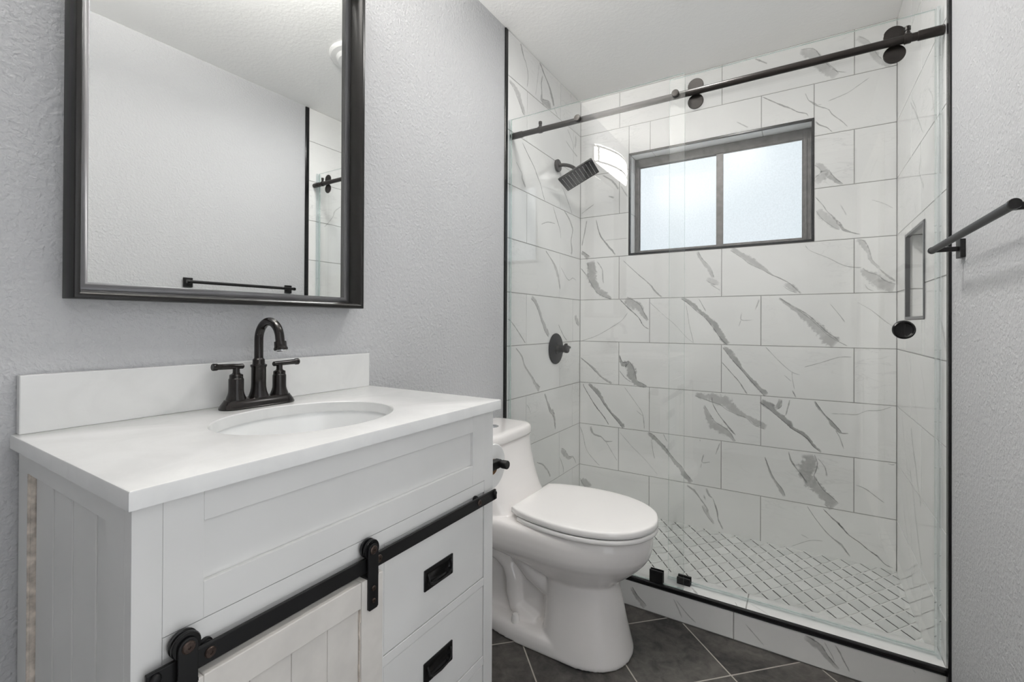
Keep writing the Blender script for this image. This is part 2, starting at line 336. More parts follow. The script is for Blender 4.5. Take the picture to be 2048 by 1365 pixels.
def mosaic():
    t = NT('mosaic_stone')
    uv = t.n('ShaderNodeUVMap', uv_map='UVMap').outputs[0]
    g = t.noise(uv, .9, 0); f = t.noise(uv, 26, 4, .6, 1.2)
    c = t.ramp(g, .30, .70, (.70, .715, .70), (.82, .83, .815))
    c = t.mixc(t.math('MULTIPLY', t.math('SUBTRACT', f, .55, True), 1.5, True), c, (.60, .63, .63))
    nd = t.bsdf(c, .28, 0, .45); return t.done(nd.outputs[0])
M['mosaic'] = mosaic()
M['mosaic_dark'] = plain('dark_mosaic_line', (.07, .075, .075), .7, 0, .3, var=.2)
M['mosaic_light'] = plain('light_grout_line', (.97, .97, .95), .7, 0, .3, var=.05)

def glass(name, tint, edge=False, base=.04):
    t = NT(name)
    lw = t.n('ShaderNodeLayerWeight'); lw.inputs['Blend'].default_value = .5
    fac = t.math('ADD', base, t.math('MULTIPLY', t.math('POWER', lw.outputs['Facing'], 5.0), .96), True)
    tr = t.n('ShaderNodeBsdfTransparent'); tr.inputs[0].default_value = (*tint, 1)
    gl = t.n('ShaderNodeBsdfGlossy'); gl.inputs['Roughness'].default_value = .0; gl.inputs[0].default_value = (1, 1, 1, 1)
    mx = t.n('ShaderNodeMixShader'); t.l(fac, mx.inputs[0]); t.l(tr.outputs[0], mx.inputs[1]); t.l(gl.outputs[0], mx.inputs[2])
    sh = mx.outputs[0]
    if edge:
        df = t.bsdf((.62, .72, .69), .15, 0, .5); m2 = t.n('ShaderNodeMixShader'); m2.inputs[0].default_value = .35
        t.l(sh, m2.inputs[1]); t.l(df.outputs[0], m2.inputs[2]); sh = m2.outputs[0]
    return t.done(sh)
M['glass'] = glass('clear_shower_glass', (.995, .999, .997))
M['glass_edge'] = glass('glass_edge', (.80, .91, .88), True)
M['seal'] = glass('clear_plastic_seal', (.93, .955, .96), False, .10)

def emit(name, col, strength, pane=False):
    t = NT(name); v = t.obj(); e = t.n('ShaderNodeEmission'); e.inputs[1].default_value = strength
    if pane:
        f = t.noise(v, 130, 2, .6); g = t.noise(v, 2.2, 2)
        c = t.ramp(f, .25, .75, tuple(x*.90 for x in col), tuple(min(1.1, x*1.06) for x in col))
        c = t.mixc(t.math('MULTIPLY', t.math('SUBTRACT', g, .40, True), 1.2, True), c, tuple(x*y for x, y in zip(col, (.84, .90, .90))))
        t.l(c, e.inputs[0])
        gl = t.n('ShaderNodeBsdfGlossy'); gl.inputs['Roughness'].default_value = .3; mx = t.n('ShaderNodeMixShader'); mx.inputs[0].default_value = .05
        t.l(e.outputs[0], mx.inputs[1]); t.l(gl.outputs[0], mx.inputs[2]); return t.done(mx.outputs[0])
    f = t.noise(v, 6, 1); t.l(t.ramp(f, .2, .8, tuple(x*.97 for x in col), col), e.inputs[0])
    return t.done(e.outputs[0])
M['lamp'] = emit('lit_acrylic_diffuser', LAMP_C, LAMP)
M['lamp_underside'] = emit('lit_acrylic_underside', LAMP_C, LAMP_UNDER)
M['lamp_top'] = emit('lit_acrylic_top', LAMP_C, LAMP_TOP)
M['ceiling_fill'] = emit('added_fill_lens', CEIL_C, CEIL)
M['pane'] = emit('frosted_daylit_glass', WINDOW_C, WINDOW, True)

# ------------------------------------------------------------------ mesh helpers
def obj(name, bm, mats, parent=None, smooth=False, bevel=0.0, seg=2, angle=35):
    me = bpy.data.meshes.new(name); bmesh.ops.recalc_face_normals(bm, faces=bm.faces[:]); bm.to_mesh(me); bm.free()
    for k in (mats if isinstance(mats, (list, tuple)) else [mats]): me.materials.append(M[k])
    if smooth: me.shade_smooth() if hasattr(me, 'shade_smooth') else None
    o = bpy.data.objects.new(name, me); COL.objects.link(o)
    if parent is not None: o.parent = parent
    if bevel:
        b = o.modifiers.new('bevel', 'BEVEL'); b.width = bevel; b.segments = seg; b.limit_method = 'ANGLE'; b.angle_limit = radians(40)
    if smooth and angle:
        for p in me.polygons: p.use_smooth = True
        try: me.set_sharp_from_angle(angle=radians(angle))
        except Exception: pass
    return o

def tag(o, label, cat, group=None):
    o['label'] = label; o['category'] = cat
    if group: o['group'] = group
    return o
def thing(name, label, cat, group=None, loc=(0, 0, 0)):
    o = bpy.data.objects.new(name, None); COL.objects.link(o); o.empty_display_size = .05
    o.location = loc
    return tag(o, label, cat, group)
def struct(o): o['kind'] = 'structure'; return o

class BM:
    """collects shapes in world coordinates, shifted to a local origin"""
    def __init__(s, origin=(0, 0, 0)): s.bm = bmesh.new(); s.o = Vector(origin); s.mi = 0
    def face(s, pts):
        f = s.bm.faces.new([s.bm.verts.new(Vector(p)-s.o) for p in pts]); f.material_index = s.mi; return f
    def box(s, x0, x1, y0, y1, z0, z1):
        v = [s.bm.verts.new(Vector((x, y, z))-s.o) for x in (x0, x1) for y in (y0, y1) for z in (z0, z1)]
        for q in ((0, 1, 3, 2), (4, 6, 7, 5), (0, 4, 5, 1), (2, 3, 7, 6), (0, 2, 6, 4), (1, 5, 7, 3)):
            f = s.bm.faces.new([v[i] for i in q]); f.material_index = s.mi
        return s
    def loft(s, rings, cap0=True, cap1=True, closed=True):
        R = [[s.bm.verts.new(Vector(p)-s.o) for p in r] for r in rings]
        n = len(R[0])
        for a, b in zip(R, R[1:]):
            for i in range(n if closed else n-1):
                j = (i+1) % n
                f = s.bm.faces.new((a[i], a[j], b[j], b[i])); f.material_index = s.mi; f.smooth = True
        for c, r in ((cap0, R[0]), (cap1, R[-1])):
            if c: f = s.bm.faces.new(r); f.material_index = s.mi
        return s
    def tube(s, pts, rad, n=16, cap=True):
        P = [Vector(p) for p in pts]; rad = rad if isinstance(rad, (list, tuple)) else [rad]*len(P)
        rings = []; up = None
        for i, p in enumerate(P):
            d = (P[min(i+1, len(P)-1)]-P[max(i-1, 0)]).normalized()
            if up is None:
                up = Vector((0, 0, 1)) if abs(d.z) < .9 else Vector((1, 0, 0))
            a = d.cross(up).normalized(); b = a.cross(d).normalized(); up = b
            rings.append([p+(a*cos(2*pi*k/n)+b*sin(2*pi*k/n))*rad[i] for k in range(n)])
        return s.loft(rings, cap, cap)
    def lathe(s, base, axis, prof, n=28):
        """prof: (radius, height) along axis from base"""
        d = Vector(axis).normalized(); up = Vector((0, 0, 1)) if abs(d.z) < .9 else Vector((1, 0, 0))
        a = d.cross(up).normalized(); b = a.cross(d).normalized(); base = Vector(base)
        rings = [[base+d*h+(a*cos(2*pi*k/n)+b*sin(2*pi*k/n))*max(r, 1e-4) for k in range(n)] for r, h in prof]
        return s.loft(rings)

def arc(c, r, a0, a1, n, u, v):
    c, u, v = Vector(c), Vector(u), Vector(v)
    return [c+u*r*cos(a0+(a1-a0)*i/n)+v*r*sin(a0+(a1-a0)*i/n) for i in range(n+1)]

# ------------------------------------------------------------------ tiled wall faces (tiles, grout and veins in one mesh)
def clip(poly, rect):
    def cut(P, inside, inter):
        out = []
        for i in range(len(P)):
            a, b = P[i-1], P[i]
            if inside(b):
                if not inside(a): out.append(inter(a, b))
                out.append(b)
            elif inside(a): out.append(inter(a, b))
        return out
    x0, x1, y0, y1 = rect
    def ix(x): return lambda a, b: (x, a[1]+(b[1]-a[1])*(x-a[0])/(b[0]-a[0]))
    def iy(y): return lambda a, b: (a[0]+(b[0]-a[0])*(y-a[1])/(b[1]-a[1]), y)
    for ins, it in ((lambda p: p[0] >= x0, ix(x0)), (lambda p: p[0] <= x1, ix(x1)), (lambda p: p[1] >= y0, iy(y0)), (lambda p: p[1] <= y1, iy(y1))):
        if poly: poly = cut(poly, ins, it)
    return poly

class Tiles:
    """a planar tile field; mp(a, b, d) turns in-plane metres plus height above the grout into a point"""
    def __init__(s, mp):
        s.bm = bmesh.new(); s.uv = s.bm.loops.layers.uv.new('UVMap'); s.ax = s.bm.loops.layers.uv.new('Aux'); s.mp = mp
    def poly(s, pts, d, mi, off=(0, 0), aux=None):
        if len(pts) < 3: return
        f = s.bm.faces.new([s.bm.verts.new(s.mp(a, b, d)) for a, b in pts]); f.material_index = mi
        for k, lp in enumerate(f.loops):
            lp[s.uv].uv = (pts[k][0]+off[0], pts[k][1]+off[1])
            lp[s.ax].uv = aux[k] if aux else (1, 0)
    def tile(s, r, rnd=None, h=.0016, g=.0012, mi=0):
        x0, x1, y0, y1 = r[0]+g, r[1]-g, r[2]+g, r[3]-g
        if x1-x0 < .004 or y1-y0 < .004: return
        off = rnd or (random.uniform(0, 40), random.uniform(0, 40)); e = .0010
        inn = [(x0+e, y0+e), (x1-e, y0+e), (x1-e, y1-e), (x0+e, y1-e)]; out = [(x0, y0), (x1, y0), (x1, y1), (x0, y1)]
        s.poly(inn, h, mi, off)
        for i in range(4):
            j = (i+1) % 4
            f = s.bm.faces.new([s.bm.verts.new(s.mp(*out[i], -.001)), s.bm.verts.new(s.mp(*out[j], -.001)), s.bm.verts.new(s.mp(*inn[j], h)), s.bm.verts.new(s.mp(*inn[i], h))])
            f.material_index = mi
            for lp in f.loops: lp[s.uv].uv = off; lp[s.ax].uv = (1, 0)
    def field(s, rect, rows, joints, holes=()):
        """rows: list of b values; joints(i) -> a values for row i"""
        x0, x1, y0, y1 = rect
        R = [(x0, x1, y0, y1)]
        for hx0, hx1, hy0, hy1 in holes:
            R2 = []
            for a0, a1, b0, b1 in R:
                if hx1 <= a0 or hx0 >= a1 or hy1 <= b0 or hy0 >= b1: R2.append((a0, a1, b0, b1)); continue
                if hx0 > a0: R2.append((a0, hx0, b0, b1))
                if hx1 < a1: R2.append((hx1, a1, b0, b1))
                if hy0 > b0: R2.append((max(a0, hx0), min(a1, hx1), b0, hy0))
                if hy1 < b1: R2.append((max(a0, hx0), min(a1, hx1), hy1, b1))
            R = R2
        for r in R: s.poly([(r[0], r[2]), (r[1], r[2]), (r[1], r[3]), (r[0], r[3])], 0, 1)
        ys = [y0]+[y for y in rows if y0 < y < y1]+[y1]
        for b0, b1 in zip(ys, ys[1:]):
            xs = [x0]+sorted(x for x in joints((b0+b1)/2) if x0 < x < x1)+[x1]
            for a0, a1 in zip(xs, xs[1:]):
                parts = [(a0, a1, b0, b1)]
                off = (random.uniform(0, 40), random.uniform(0, 40))
                for hx0, hx1, hy0, hy1 in holes:
                    new = []
                    for c0, c1, d0, d1 in parts:
                        if hx1 <= c0 or hx0 >= c1 or hy1 <= d0 or hy0 >= d1: new.append((c0, c1, d0, d1)); continue
                        if hx0 > c0: new.append((c0, hx0, d0, d1))
                        if hx1 < c1: new.append((hx1, c1, d0, d1))
                        if hy0 > d0: new.append((max(c0, hx0), min(c1, hx1), d0, hy0))
                        if hy1 < d1: new.append((max(c0, hx0), min(c1, hx1), hy1, d1))
                    parts = new
                for r in parts: s.tile(r, off)
    def vein(s, st, pts, h=.0019, rect=None, strand=True):
        mw = max(w for a, b, w in pts)
        if strand and mw > 7 and len(pts) > 2:
            for k in (random.choice((-1, 1)),):
                q = []; jf = 0
                for i, (a, b, w) in enumerate(pts):
                    a0, b0, _ = pts[max(i-1, 0)]; a1, b1, _ = pts[min(i+1, len(pts)-1)]; L = math.hypot(a1-a0, b1-b0) or 1
                    jf = .6*jf+.4*random.uniform(-.4, .4); f = .9*k+jf
                    q.append((a-(b1-b0)/L*w*f, b+(a1-a0)/L*w*f, random.uniform(1.2, 2.4)))
                s.vein(st*.8, q, h+.0002, rect, False)
        if mw > 7: st *= .74
        P = [Vector((a/1000, b/1000)) for a, b, w in pts]; Wd = [max(w/1000, .0016) for a, b, w in pts]
        # Catmull-Rom resample
        Q = []
        for i in range(len(P)-1):
            p0, p1, p2, p3 = P[max(i-1, 0)], P[i], P[i+1], P[min(i+2, len(P)-1)]
            n = max(2, int((p2-p1).length/.006))
            for k in range(n):
                t = k/n
                q = .5*((2*p1)+(-p0+p2)*t+(2*p0-5*p1+4*p2-p3)*t*t+(-p0+3*p1-3*p2+p3)*t**3)
                Q.append((q, Wd[i]+(Wd[i+1]-Wd[i])*t))
        Q.append((P[-1], Wd[-1]))
        off = (random.uniform(0, 40), random.uniform(0, 40)); ring = []; jx = 0; jw = 1
        for i, (q, w) in enumerate(Q):
            d = (Q[min(i+1, len(Q)-1)][0]-Q[max(i-1, 0)][0]).normalized(); nrm = Vector((-d.y, d.x))
            jx = .7*jx+.3*random.uniform(-1, 1); jw = .8*jw+.2*random.uniform(.6, 1.4)
            c = q+nrm*jx*w*.5; ww = w*jw*1.45
            e = min(1, .25+i/3, .25+(len(Q)-1-i)/3)
            ring.append(((c-nrm*ww), (c+nrm*ww), st*e))
        for (a0, a1, sa), (b0, b1, sb) in zip(ring, ring[1:]):
            P4 = [tuple(a0), tuple(a1), tuple(b1), tuple(b0)]
            if rect and any(not (rect[0] <= p[0] <= rect[1] and rect[2] <= p[1] <= rect[3]) for p in P4): continue
            s.poly(P4, h, 2, off, [(-1, sa), (1, sa), (1, sb), (-1, sb)])
    def box(s, x0, x1, y0, y1, z0, z1, mi=1):
        v = [s.bm.verts.new((x, y, z)) for x in (x0, x1) for y in (y0, y1) for z in (z0, z1)]
        for q in ((0, 1, 3, 2), (4, 6, 7, 5), (0, 4, 5, 1), (2, 3, 7, 6), (0, 2, 6, 4), (1, 5, 7, 3)):
            s.bm.faces.new([v[i] for i in q]).material_index = mi
    def make(s, name, mats=('marble', 'grout', 'vein'), parent=None):
        me = bpy.data.meshes.new(name); s.bm.to_mesh(me); s.bm.free()
        for k in mats: me.materials.append(M[k])
        o = bpy.data.objects.new(name, me); COL.objects.link(o)
        if parent is not None: o.parent = parent
        return o

ROWS = [ROW0+ROWP*k for k in range(-5, 6)]
def row_even(b): return int(math.floor((b-ROW0)/ROWP+1e-6)) % 2 == 0
WIN = (.3065, 1.2155, 1.523, 2.117)      # shower window opening x0 x1 z0 z1
NICHE = (-.546, -.205, 1.141, 1.486)     # niche opening y0 y1 z0 z1
ZS = .022                                # shower floor level

# ================================================================== THE SETTING
# painted walls, ceiling, floor
b = BM(); b.box(-.12, -.002, YF-.1, YT-.012, -.1, RC); struct(obj('wall_left', b.bm, 'wall'))
b = BM(); b.box(RW+.002, RW+.12, YF-.1, -2.86, -.1, RC); b.box(RW+.002, RW+.12, -2.016, YT-.012, -.1, RC); b.box(RW+.002, RW+.12, -2.86, -2.016, 2.06, RC)
struct(obj('wall_right', b.bm, 'wall'))
b = BM(); b.box(-.12, RW+.12, YF-.1, .22, RC, RC+.1); struct(obj('ceiling', b.bm, 'ceiling'))
b = BM(); b.box(-.002, RW+.002, YF-.1, YF, 0, RC); struct(obj('wall_front', b.bm, 'wall'))

# slate floor, tiles laid on the diagonal
t = Tiles(lambda a, bb, d: Vector((a, bb, d-.0016)))
FR = (0, RW, YF-.1, -.845)
t.poly([(FR[0], FR[2]), (FR[1], FR[2]), (FR[1], FR[3]), (FR[0], FR[3])], .0006, 1)
pu, pv = .430, .433
for i in range(-4, 14):
    for j in range(-12, 6):
        u0, u1 = 1.578+(i-6)*pu, 1.578+(i-5)*pu; v0, v1 = -.056+j*pv, -.056+(j+1)*pv   # u = x-y, v = x+y
        g = .0032
        q = [((v+u)/2, (v-u)/2) for u, v in ((u0+g, v0+g), (u1-g, v0+g), (u1-g, v1-g), (u0+g, v1-g))]
        q = clip(q, FR)
        if len(q) >= 3: t.poly(q, .0016, 0, (random.uniform(0, 30), random.uniform(0, 30)))
t.box(-.12, RW+.12, YF-.1, .2, -.12, -.004)
struct(t.make('floor', ('slate', 'floor_grout')))
# baseboard on the short piece of wall between vanity and shower, and on the right
b = BM(); b.box(-.002, .012, -1.63, YT-.012, 0, .085); struct(obj('baseboard_left', b.bm, 'white_trim', bevel=.003))
b = BM(); b.box(RW-.012, RW+.002, -1.94, YT-.03, 0, .085); struct(obj('baseboard_right', b.bm, 'white_trim', bevel=.003))

# shower back wall with the window opening
jA, jB = (.249, .807, 1.372), (.4295, .991)
t = Tiles(lambda a, bb, d: Vector((a, -d+.0016, bb)))
t.field((0, RW, ZS-.02, RC), ROWS, lambda z: jA if row_even(z) else jB, (WIN,))
for pl, st, pts in VEINS:
    if pl == 'B': t.vein(st, pts, rect=(0.001, RW-.001, ZS, RC))
x0, x1, z0, z1 = WIN
for q in ((0, x0-.004, 0, RC), (x1+.004, RW, 0, RC), (x0-.004, x1+.004, 0, z0-.004), (x0-.004, x1+.004, z1+.004, RC)): t.box(q[0], q[1], .003, .2, q[2], q[3])
struct(t.make('wall_back'))
# tiled window reveal
t = Tiles(lambda a, bb, d: Vector((x0+d-.0016, a, bb)))
t.field((.001, .126, z0, z1), ROWS, lambda z: ())
t.mp = lambda a, bb, d: Vector((x1-d+.0016, a, bb)); t.field((.001, .126, z0, z1), ROWS, lambda z: ())
t.mp = lambda a, bb, d: Vector((a, bb, z0+d-.0016)); t.field((x0, x1, .001, .126), (), lambda z: jA)
t.mp = lambda a, bb, d: Vector((a, bb, z1-d+.0016)); t.field((x0, x1, .001, .126), (), lambda z: jB)
struct(t.make('trim_6'))

# left shower wall
lA, lB = (-.284, -.84), (-.108, -.660)
t = Tiles(lambda a, bb, d: Vector((d-.0016, a, bb)))
t.field((YT+.002, 0, ZS-.02, RC), ROWS, lambda z: lA if row_even(z) else lB)
for pl, st, pts in VEINS:
    if pl == 'L': t.vein(st, pts, rect=(YT+.003, -.001, ZS, RC))
t.box(-.12, -.003, YT-.012, .2, 0, RC)
struct(t.make('wall_shower_left'))
# right shower wall with the niche
t = Tiles(lambda a, bb, d: Vector((RW-d+.0016, a, bb)))
t.field((YT+.002, 0, ZS-.02, RC), ROWS, lambda z: (-.31, -.86) if row_even(z) else (-.49,), (NICHE,))
for pl, st, pts in VEINS:
    if pl == 'R': t.vein(st, pts, rect=(YT+.003, -.001, ZS, RC))
rr = random.Random(9)
for k in range(16):   # further veins of the same kind where the photograph shows the wall only at a glance
    y0_, z0_ = rr.uniform(-.8, -.1), rr.uniform(.2, 2.3); L = rr.uniform(.1, .3); w = rr.choice((1.5, 2, 3, 9))
    t.vein(rr.uniform(.22, .4), [(1000*(y0_-L*k2/4*.75+rr.uniform(-.01, .01)), 1000*(z0_-L*k2/4), w) for k2 in range(5)], rect=(YT+.003, -.001, ZS, RC)) if not (NICHE[0]-.1 < y0_ < NICHE[1]+.25 and NICHE[2]-.05 < z0_ < NICHE[3]+.3) else None
n0, n1, m0, m1 = NICHE; ND = .09
t.box(RW+.003, RW+.12, YT-.012, n0-.004, 0, RC); t.box(RW+.003, RW+.12, n1+.004, .2, 0, RC); t.box(RW+.003, RW+.12, n0-.004, n1+.004, 0, m0-.004); t.box(RW+.003, RW+.12, n0-.004, n1+.004, m1+.004, RC)
t.box(RW+ND+.004, RW+.12, n0-.004, n1+.004, m0-.004, m1+.004)
t.mp = lambda a, bb, d: Vector((RW+ND-d+.0016, a, bb)); t.field((n0, n1, m0, m1), ROWS, lambda z: ())
t.mp = lambda a, bb, d: Vector((a, n0+d-.0016, bb)); t.field((RW, RW+ND, m0, m1), ROWS, lambda z: ())
t.mp = lambda a, bb, d: Vector((a, n1-d+.0016, bb)); t.field((RW, RW+ND, m0, m1), ROWS, lambda z: ())
t.mp = lambda a, bb, d: Vector((a, bb, m0+d-.0016)); t.field((RW, RW+ND, n0, n1), (), lambda z: ())
t.mp = lambda a, bb, d: Vector((a, bb, m1-d+.0016)); t.field((RW, RW+ND, n0, n1), (), lambda z: ())
struct(t.make('wall_shower_right'))
b = BM(); e = .011
b.box(RW-.004, RW+.012, n0, n0+e, m0, m1); b.box(RW-.004, RW+.012, n1-e, n1, m0, m1); b.box(RW-.004, RW+.012, n0+e, n1-e, m0, m0+e); b.box(RW-.004, RW+.012, n0+e, n1-e, m1-e, m1)
struct(obj('trim_4', b.bm, 'gunmetal', bevel=.0015))

# shower floor: diamond mosaic
YC1, YC0, ZC = -.722, -.845, .115
t = Tiles(lambda a, bb, d: Vector((a, bb, ZS-.003+d)))
SR = (0, RW, YC1, 0)
t.poly([(SR[0], SR[2]), (SR[1], SR[2]), (SR[1], SR[3]), (SR[0], SR[3])], .0012, 1)
va, vb = Vector((.0367, -.0490)), Vector((.0367, .0510)); org = Vector((1.099, -.106))
na, nb = Vector((va.y, -va.x)).normalized(), Vector((vb.y, -vb.x)).normalized()
for i in range(-40, 40):
    for j in range(-40, 40):
        c = org+va*i+vb*j
        if not (-.1 < c.x < RW+.1 and YC1-.12 < c.y < .12): continue
        ga, gb = .042, .048
        q = [tuple(c+va*s+vb*r) for s, r in ((gb, ga), (1-gb, ga), (1-gb, 1-ga), (gb, 1-ga))]
        q = clip(q, SR)
        if len(q) >= 3: t.poly(q, .003, 0, (random.uniform(0, 60), random.uniform(0, 60)))
        q = clip([tuple(c-vb*.045+va*.04), tuple(c+va*.92-vb*.055), tuple(c+va*.96+vb*.045), tuple(c+vb*.055+va*.08)], SR)  # dark strip along one edge direction of each diamond
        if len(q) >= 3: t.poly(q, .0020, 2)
t.box(0, RW, YC1-.01, .0, -.003, ZS-.0045)
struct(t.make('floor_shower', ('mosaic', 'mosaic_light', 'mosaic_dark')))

# curb
t = Tiles(lambda a, bb, d: Vector((a, YC0-d+.0016, bb)))
cj = (.962, .40)
t.field((0, RW, 0.001, ZC), (), lambda z: cj)
for pl, st, pts in VEINS:
    if pl == 'F': t.vein(st, pts, rect=(0, RW, .002, ZC-.002))
t.mp = lambda a, bb, d: Vector((a, bb, ZC+d-.0016)); t.field((0, RW, YC0, YC1), (), lambda z: (1.0, .44))
for pl, st, pts in VEINS:
    if pl == 'T': t.vein(st, pts, rect=(0, RW, YC0+.01, YC1))
t.mp = lambda a, bb, d: Vector((a, YC1+d-.0016, bb)); t.field((0, RW, ZS-.02, ZC), (), lambda z: cj)
t.box(0, RW, YC0+.003, YC1-.003, -.003, ZC-.003)
struct(t.make('shower_curb'))
# black metal edge trims
b = BM(); b.box(.001, RW-.001, YC0-.004, YC0+.011, ZC-.010, ZC+.0035); b.box(.001, RW-.001, YC0-.0035, YC0+.004, ZC-.016, ZC-.010)
struct(obj('trim_3', b.bm, 'black_trim', bevel=.003))
b = BM(); b.box(-.006, .005, YT-.012, YT+.010, .0, RC-.003); struct(obj('trim_1', b.bm, 'black_trim', bevel=.003))
b = BM(); b.box(RW-.005, RW+.006, YT-.018, YT+.008, .0, RC-.003); struct(obj('trim_2', b.bm, 'black_trim', bevel=.003))

# window in the shower
wroot = bpy.data.objects.new('window_1', None); COL.objects.link(wroot); wroot.location = (.761, .09, z0); struct(wroot)
O = wroot.location
def wpart(name, bm, mat, **k): return obj(name, bm, mat, wroot, **k)
e = .010; b = BM(O)
b.box(x0-.001, x0+e, -.004, .012, z0-.001, z1+.001); b.box(x1-e, x1+.001, -.004, .012, z0-.001, z1+.001); b.box(x0+e, x1-e, -.004, .012, z0-.001, z0+e); b.box(x0+e, x1-e, -.004, .012, z1-e, z1+.001)
wpart('edge_trim', b.bm, 'black_trim', bevel=.002)
fx0, fx1, fz0, fz1 = x0+.002, x1-.002, z0+.002, z1-.002
FL, FRr, FB, FT = .022, .0425, .034, .048
b = BM(O); b.box(fx0, fx0+FL, .118, .160, fz0, fz1); b.box(fx1-FRr, fx1, .118, .160, fz0, fz1); b.box(fx0+FL, fx1-FRr, .118, .160, fz0, fz0+FB); b.box(fx0+FL, fx1-FRr, .118, .160, fz1-FT, fz1)
b.box(fx1-.032, fx1-.026, .110, .118, fz0+.01, fz1-.02); b.box(fx1-.014, fx1-.008, .110, .118, fz0+.01, fz1-.02)
b.box(fx0+FL, fx1-FRr, .110, .118, fz0+.008, fz0+.014)
wpart('window_frame', b.bm, 'aluminium', bevel=.0015)
for sx0, sx1, yy, nm in ((fx0+FL, .798, .138, 0), (.762, fx1-FRr, .128, 1)):
    b = BM(O); w2 = .005
    l, r = (w2, .036) if nm == 0 else (.036, w2)
    zb, zt = fz0+FB, fz1-FT
    b.box(sx0, sx0+l, yy-.006, yy+.008, zb, zt); b.box(sx1-r, sx1, yy-.006, yy+.008, zb, zt); b.box(sx0+l, sx1-r, yy-.006, yy+.008, zb, zb+.005); b.box(sx0+l, sx1-r, yy-.006, yy+.008, zt-.005, zt)
    sash = wpart('sash', b.bm, 'aluminium', bevel=.0012)
    b = BM(O); b.box(sx0+l-.002, sx1-r+.002, yy-.001, yy+.003, zb+.003, zt-.003); obj('frosted_pane', b.bm, 'pane', sash)
b = BM(); b.box(x0-.003, x1+.003, .165, .2, z0-.003, z1+.003); struct(obj('window_1_backing', b.bm, 'white_trim'))

# open doorway in the right wall beside the camera: casing (its edge shows in the mirror) and jamb lining
b = BM(); b.box(RW-.016, RW+.002, -2.016, -1.946, 0, 2.13); b.box(RW-.016, RW+.002, -2.86, -2.016, 2.06, 2.13); b.box(RW-.016, RW+.002, -2.93, -2.86, 0, 2.13)
struct(obj('trim_5', b.bm, 'white_trim', bevel=.004))
b = BM(); b.box(RW+.002, RW+.12, -2.024, -2.012, 0, 2.06); b.box(RW+.002, RW+.12, -2.864, -2.852, 0, 2.06); b.box(RW+.002, RW+.12, -2.852, -2.024, 2.052, 2.064)
struct(obj('door_1', b.bm, 'white_trim', bevel=.002))

# ================================================================== THE THINGS
# ---- vanity cabinet
VX, VY0, VY1, VZ = .488, -2.4285, -1.667, .897
V = thing('vanity_cabinet', 'white farmhouse vanity cabinet with black sliding barn door under the quartz top', 'cabinet', loc=(.25, -2.05, 0)); O = V.location
b = BM(O)
b.box(.012, VX-.020, VY0+.012, VY1-.004, .10, .735)      # carcass
b.box(.012, .024, VY0+.012, VY1-.004, .735, VZ-.002)
b.box(VX-.020, VX-.001, -2.396, -2.12, .60, .694)
b.box(VX-.020, VX, VY0, -2.3965, 0, VZ); b.box(VX-.020, VX, -1.7045, VY1, 0, VZ)   # corner posts
b.box(VX-.020, VX-.0002, -2.396, -1.705, .694, .7215)       # rails
for za, zb in ((.459, .478), (.260, .2815), (.075, .095)): b.box(VX-.020, VX-.0008, -2.06, -1.7048, za, zb)
b.box(VX-.020, VX-.001, -2.396, -2.06, .075, .095)
b.box(VX-.020, VX-.0015, -2.12, -2.033, .095, .694)
b.box(.012, .067, VY0+.0005, VY0+.014, 0, VZ); b.box(.412, VX-.020, VY0, VY0+.014, 0, VZ)     # side stiles
b.box(.067, .412, VY0+.0003, VY0+.014, .862, VZ); b.box(.067, .412, VY0+.0003, VY0+.014, .08, .15)
b.box(.012, .05, VY1-.03, VY1, 0, VZ); b.box(.05, VX-.02, VY1-.0045, VY1, .08, VZ)
obj('carcass', b.bm, 'cabinet', V, bevel=.0006)
b = BM(O)
xs = [.0755, .169, .256, .350, .4125]
for a0, a1 in zip(xs, xs[1:]): b.box(a0, a1-.004, VY0+.0085, VY0+.0135, .15, .862)
obj('side_panel', b.bm, 'cabinet', V, bevel=.0028)
b = BM(O); b.box(.0673, .0708, VY0+.003, VY0+.0135, .15, .862)
for k in range(26): z = .862-k*.0273; b.box(.0662, .0680+random.uniform(0, .0010), VY0-.0002, VY0+.003, z-.0273, z)
obj('worn_edge', b.bm, 'bare_wood', V)
b = BM(O)                                                    # false drawer front: frame and inset panel
F0, F1, FZ0, FZ1 = -2.3964, -1.7047, .7225, VZ-.001
b.box(VX-.018, VX+.0004, F0, -2.3495, FZ0, FZ1); b.box(VX-.018, VX+.0004, -1.7535, F1, FZ0, FZ1)
b.box(VX-.018, VX+.0002, -2.3494, -1.7536, .8525, FZ1); b.box(VX-.018, VX+.0002, -2.3494, -1.7536, FZ0, .7715)
b.box(VX-.018, VX-.007, -2.3495, -1.7535, .7715, .8525)
obj('false_drawer_front', b.bm, 'cabinet', V, bevel=.0006)
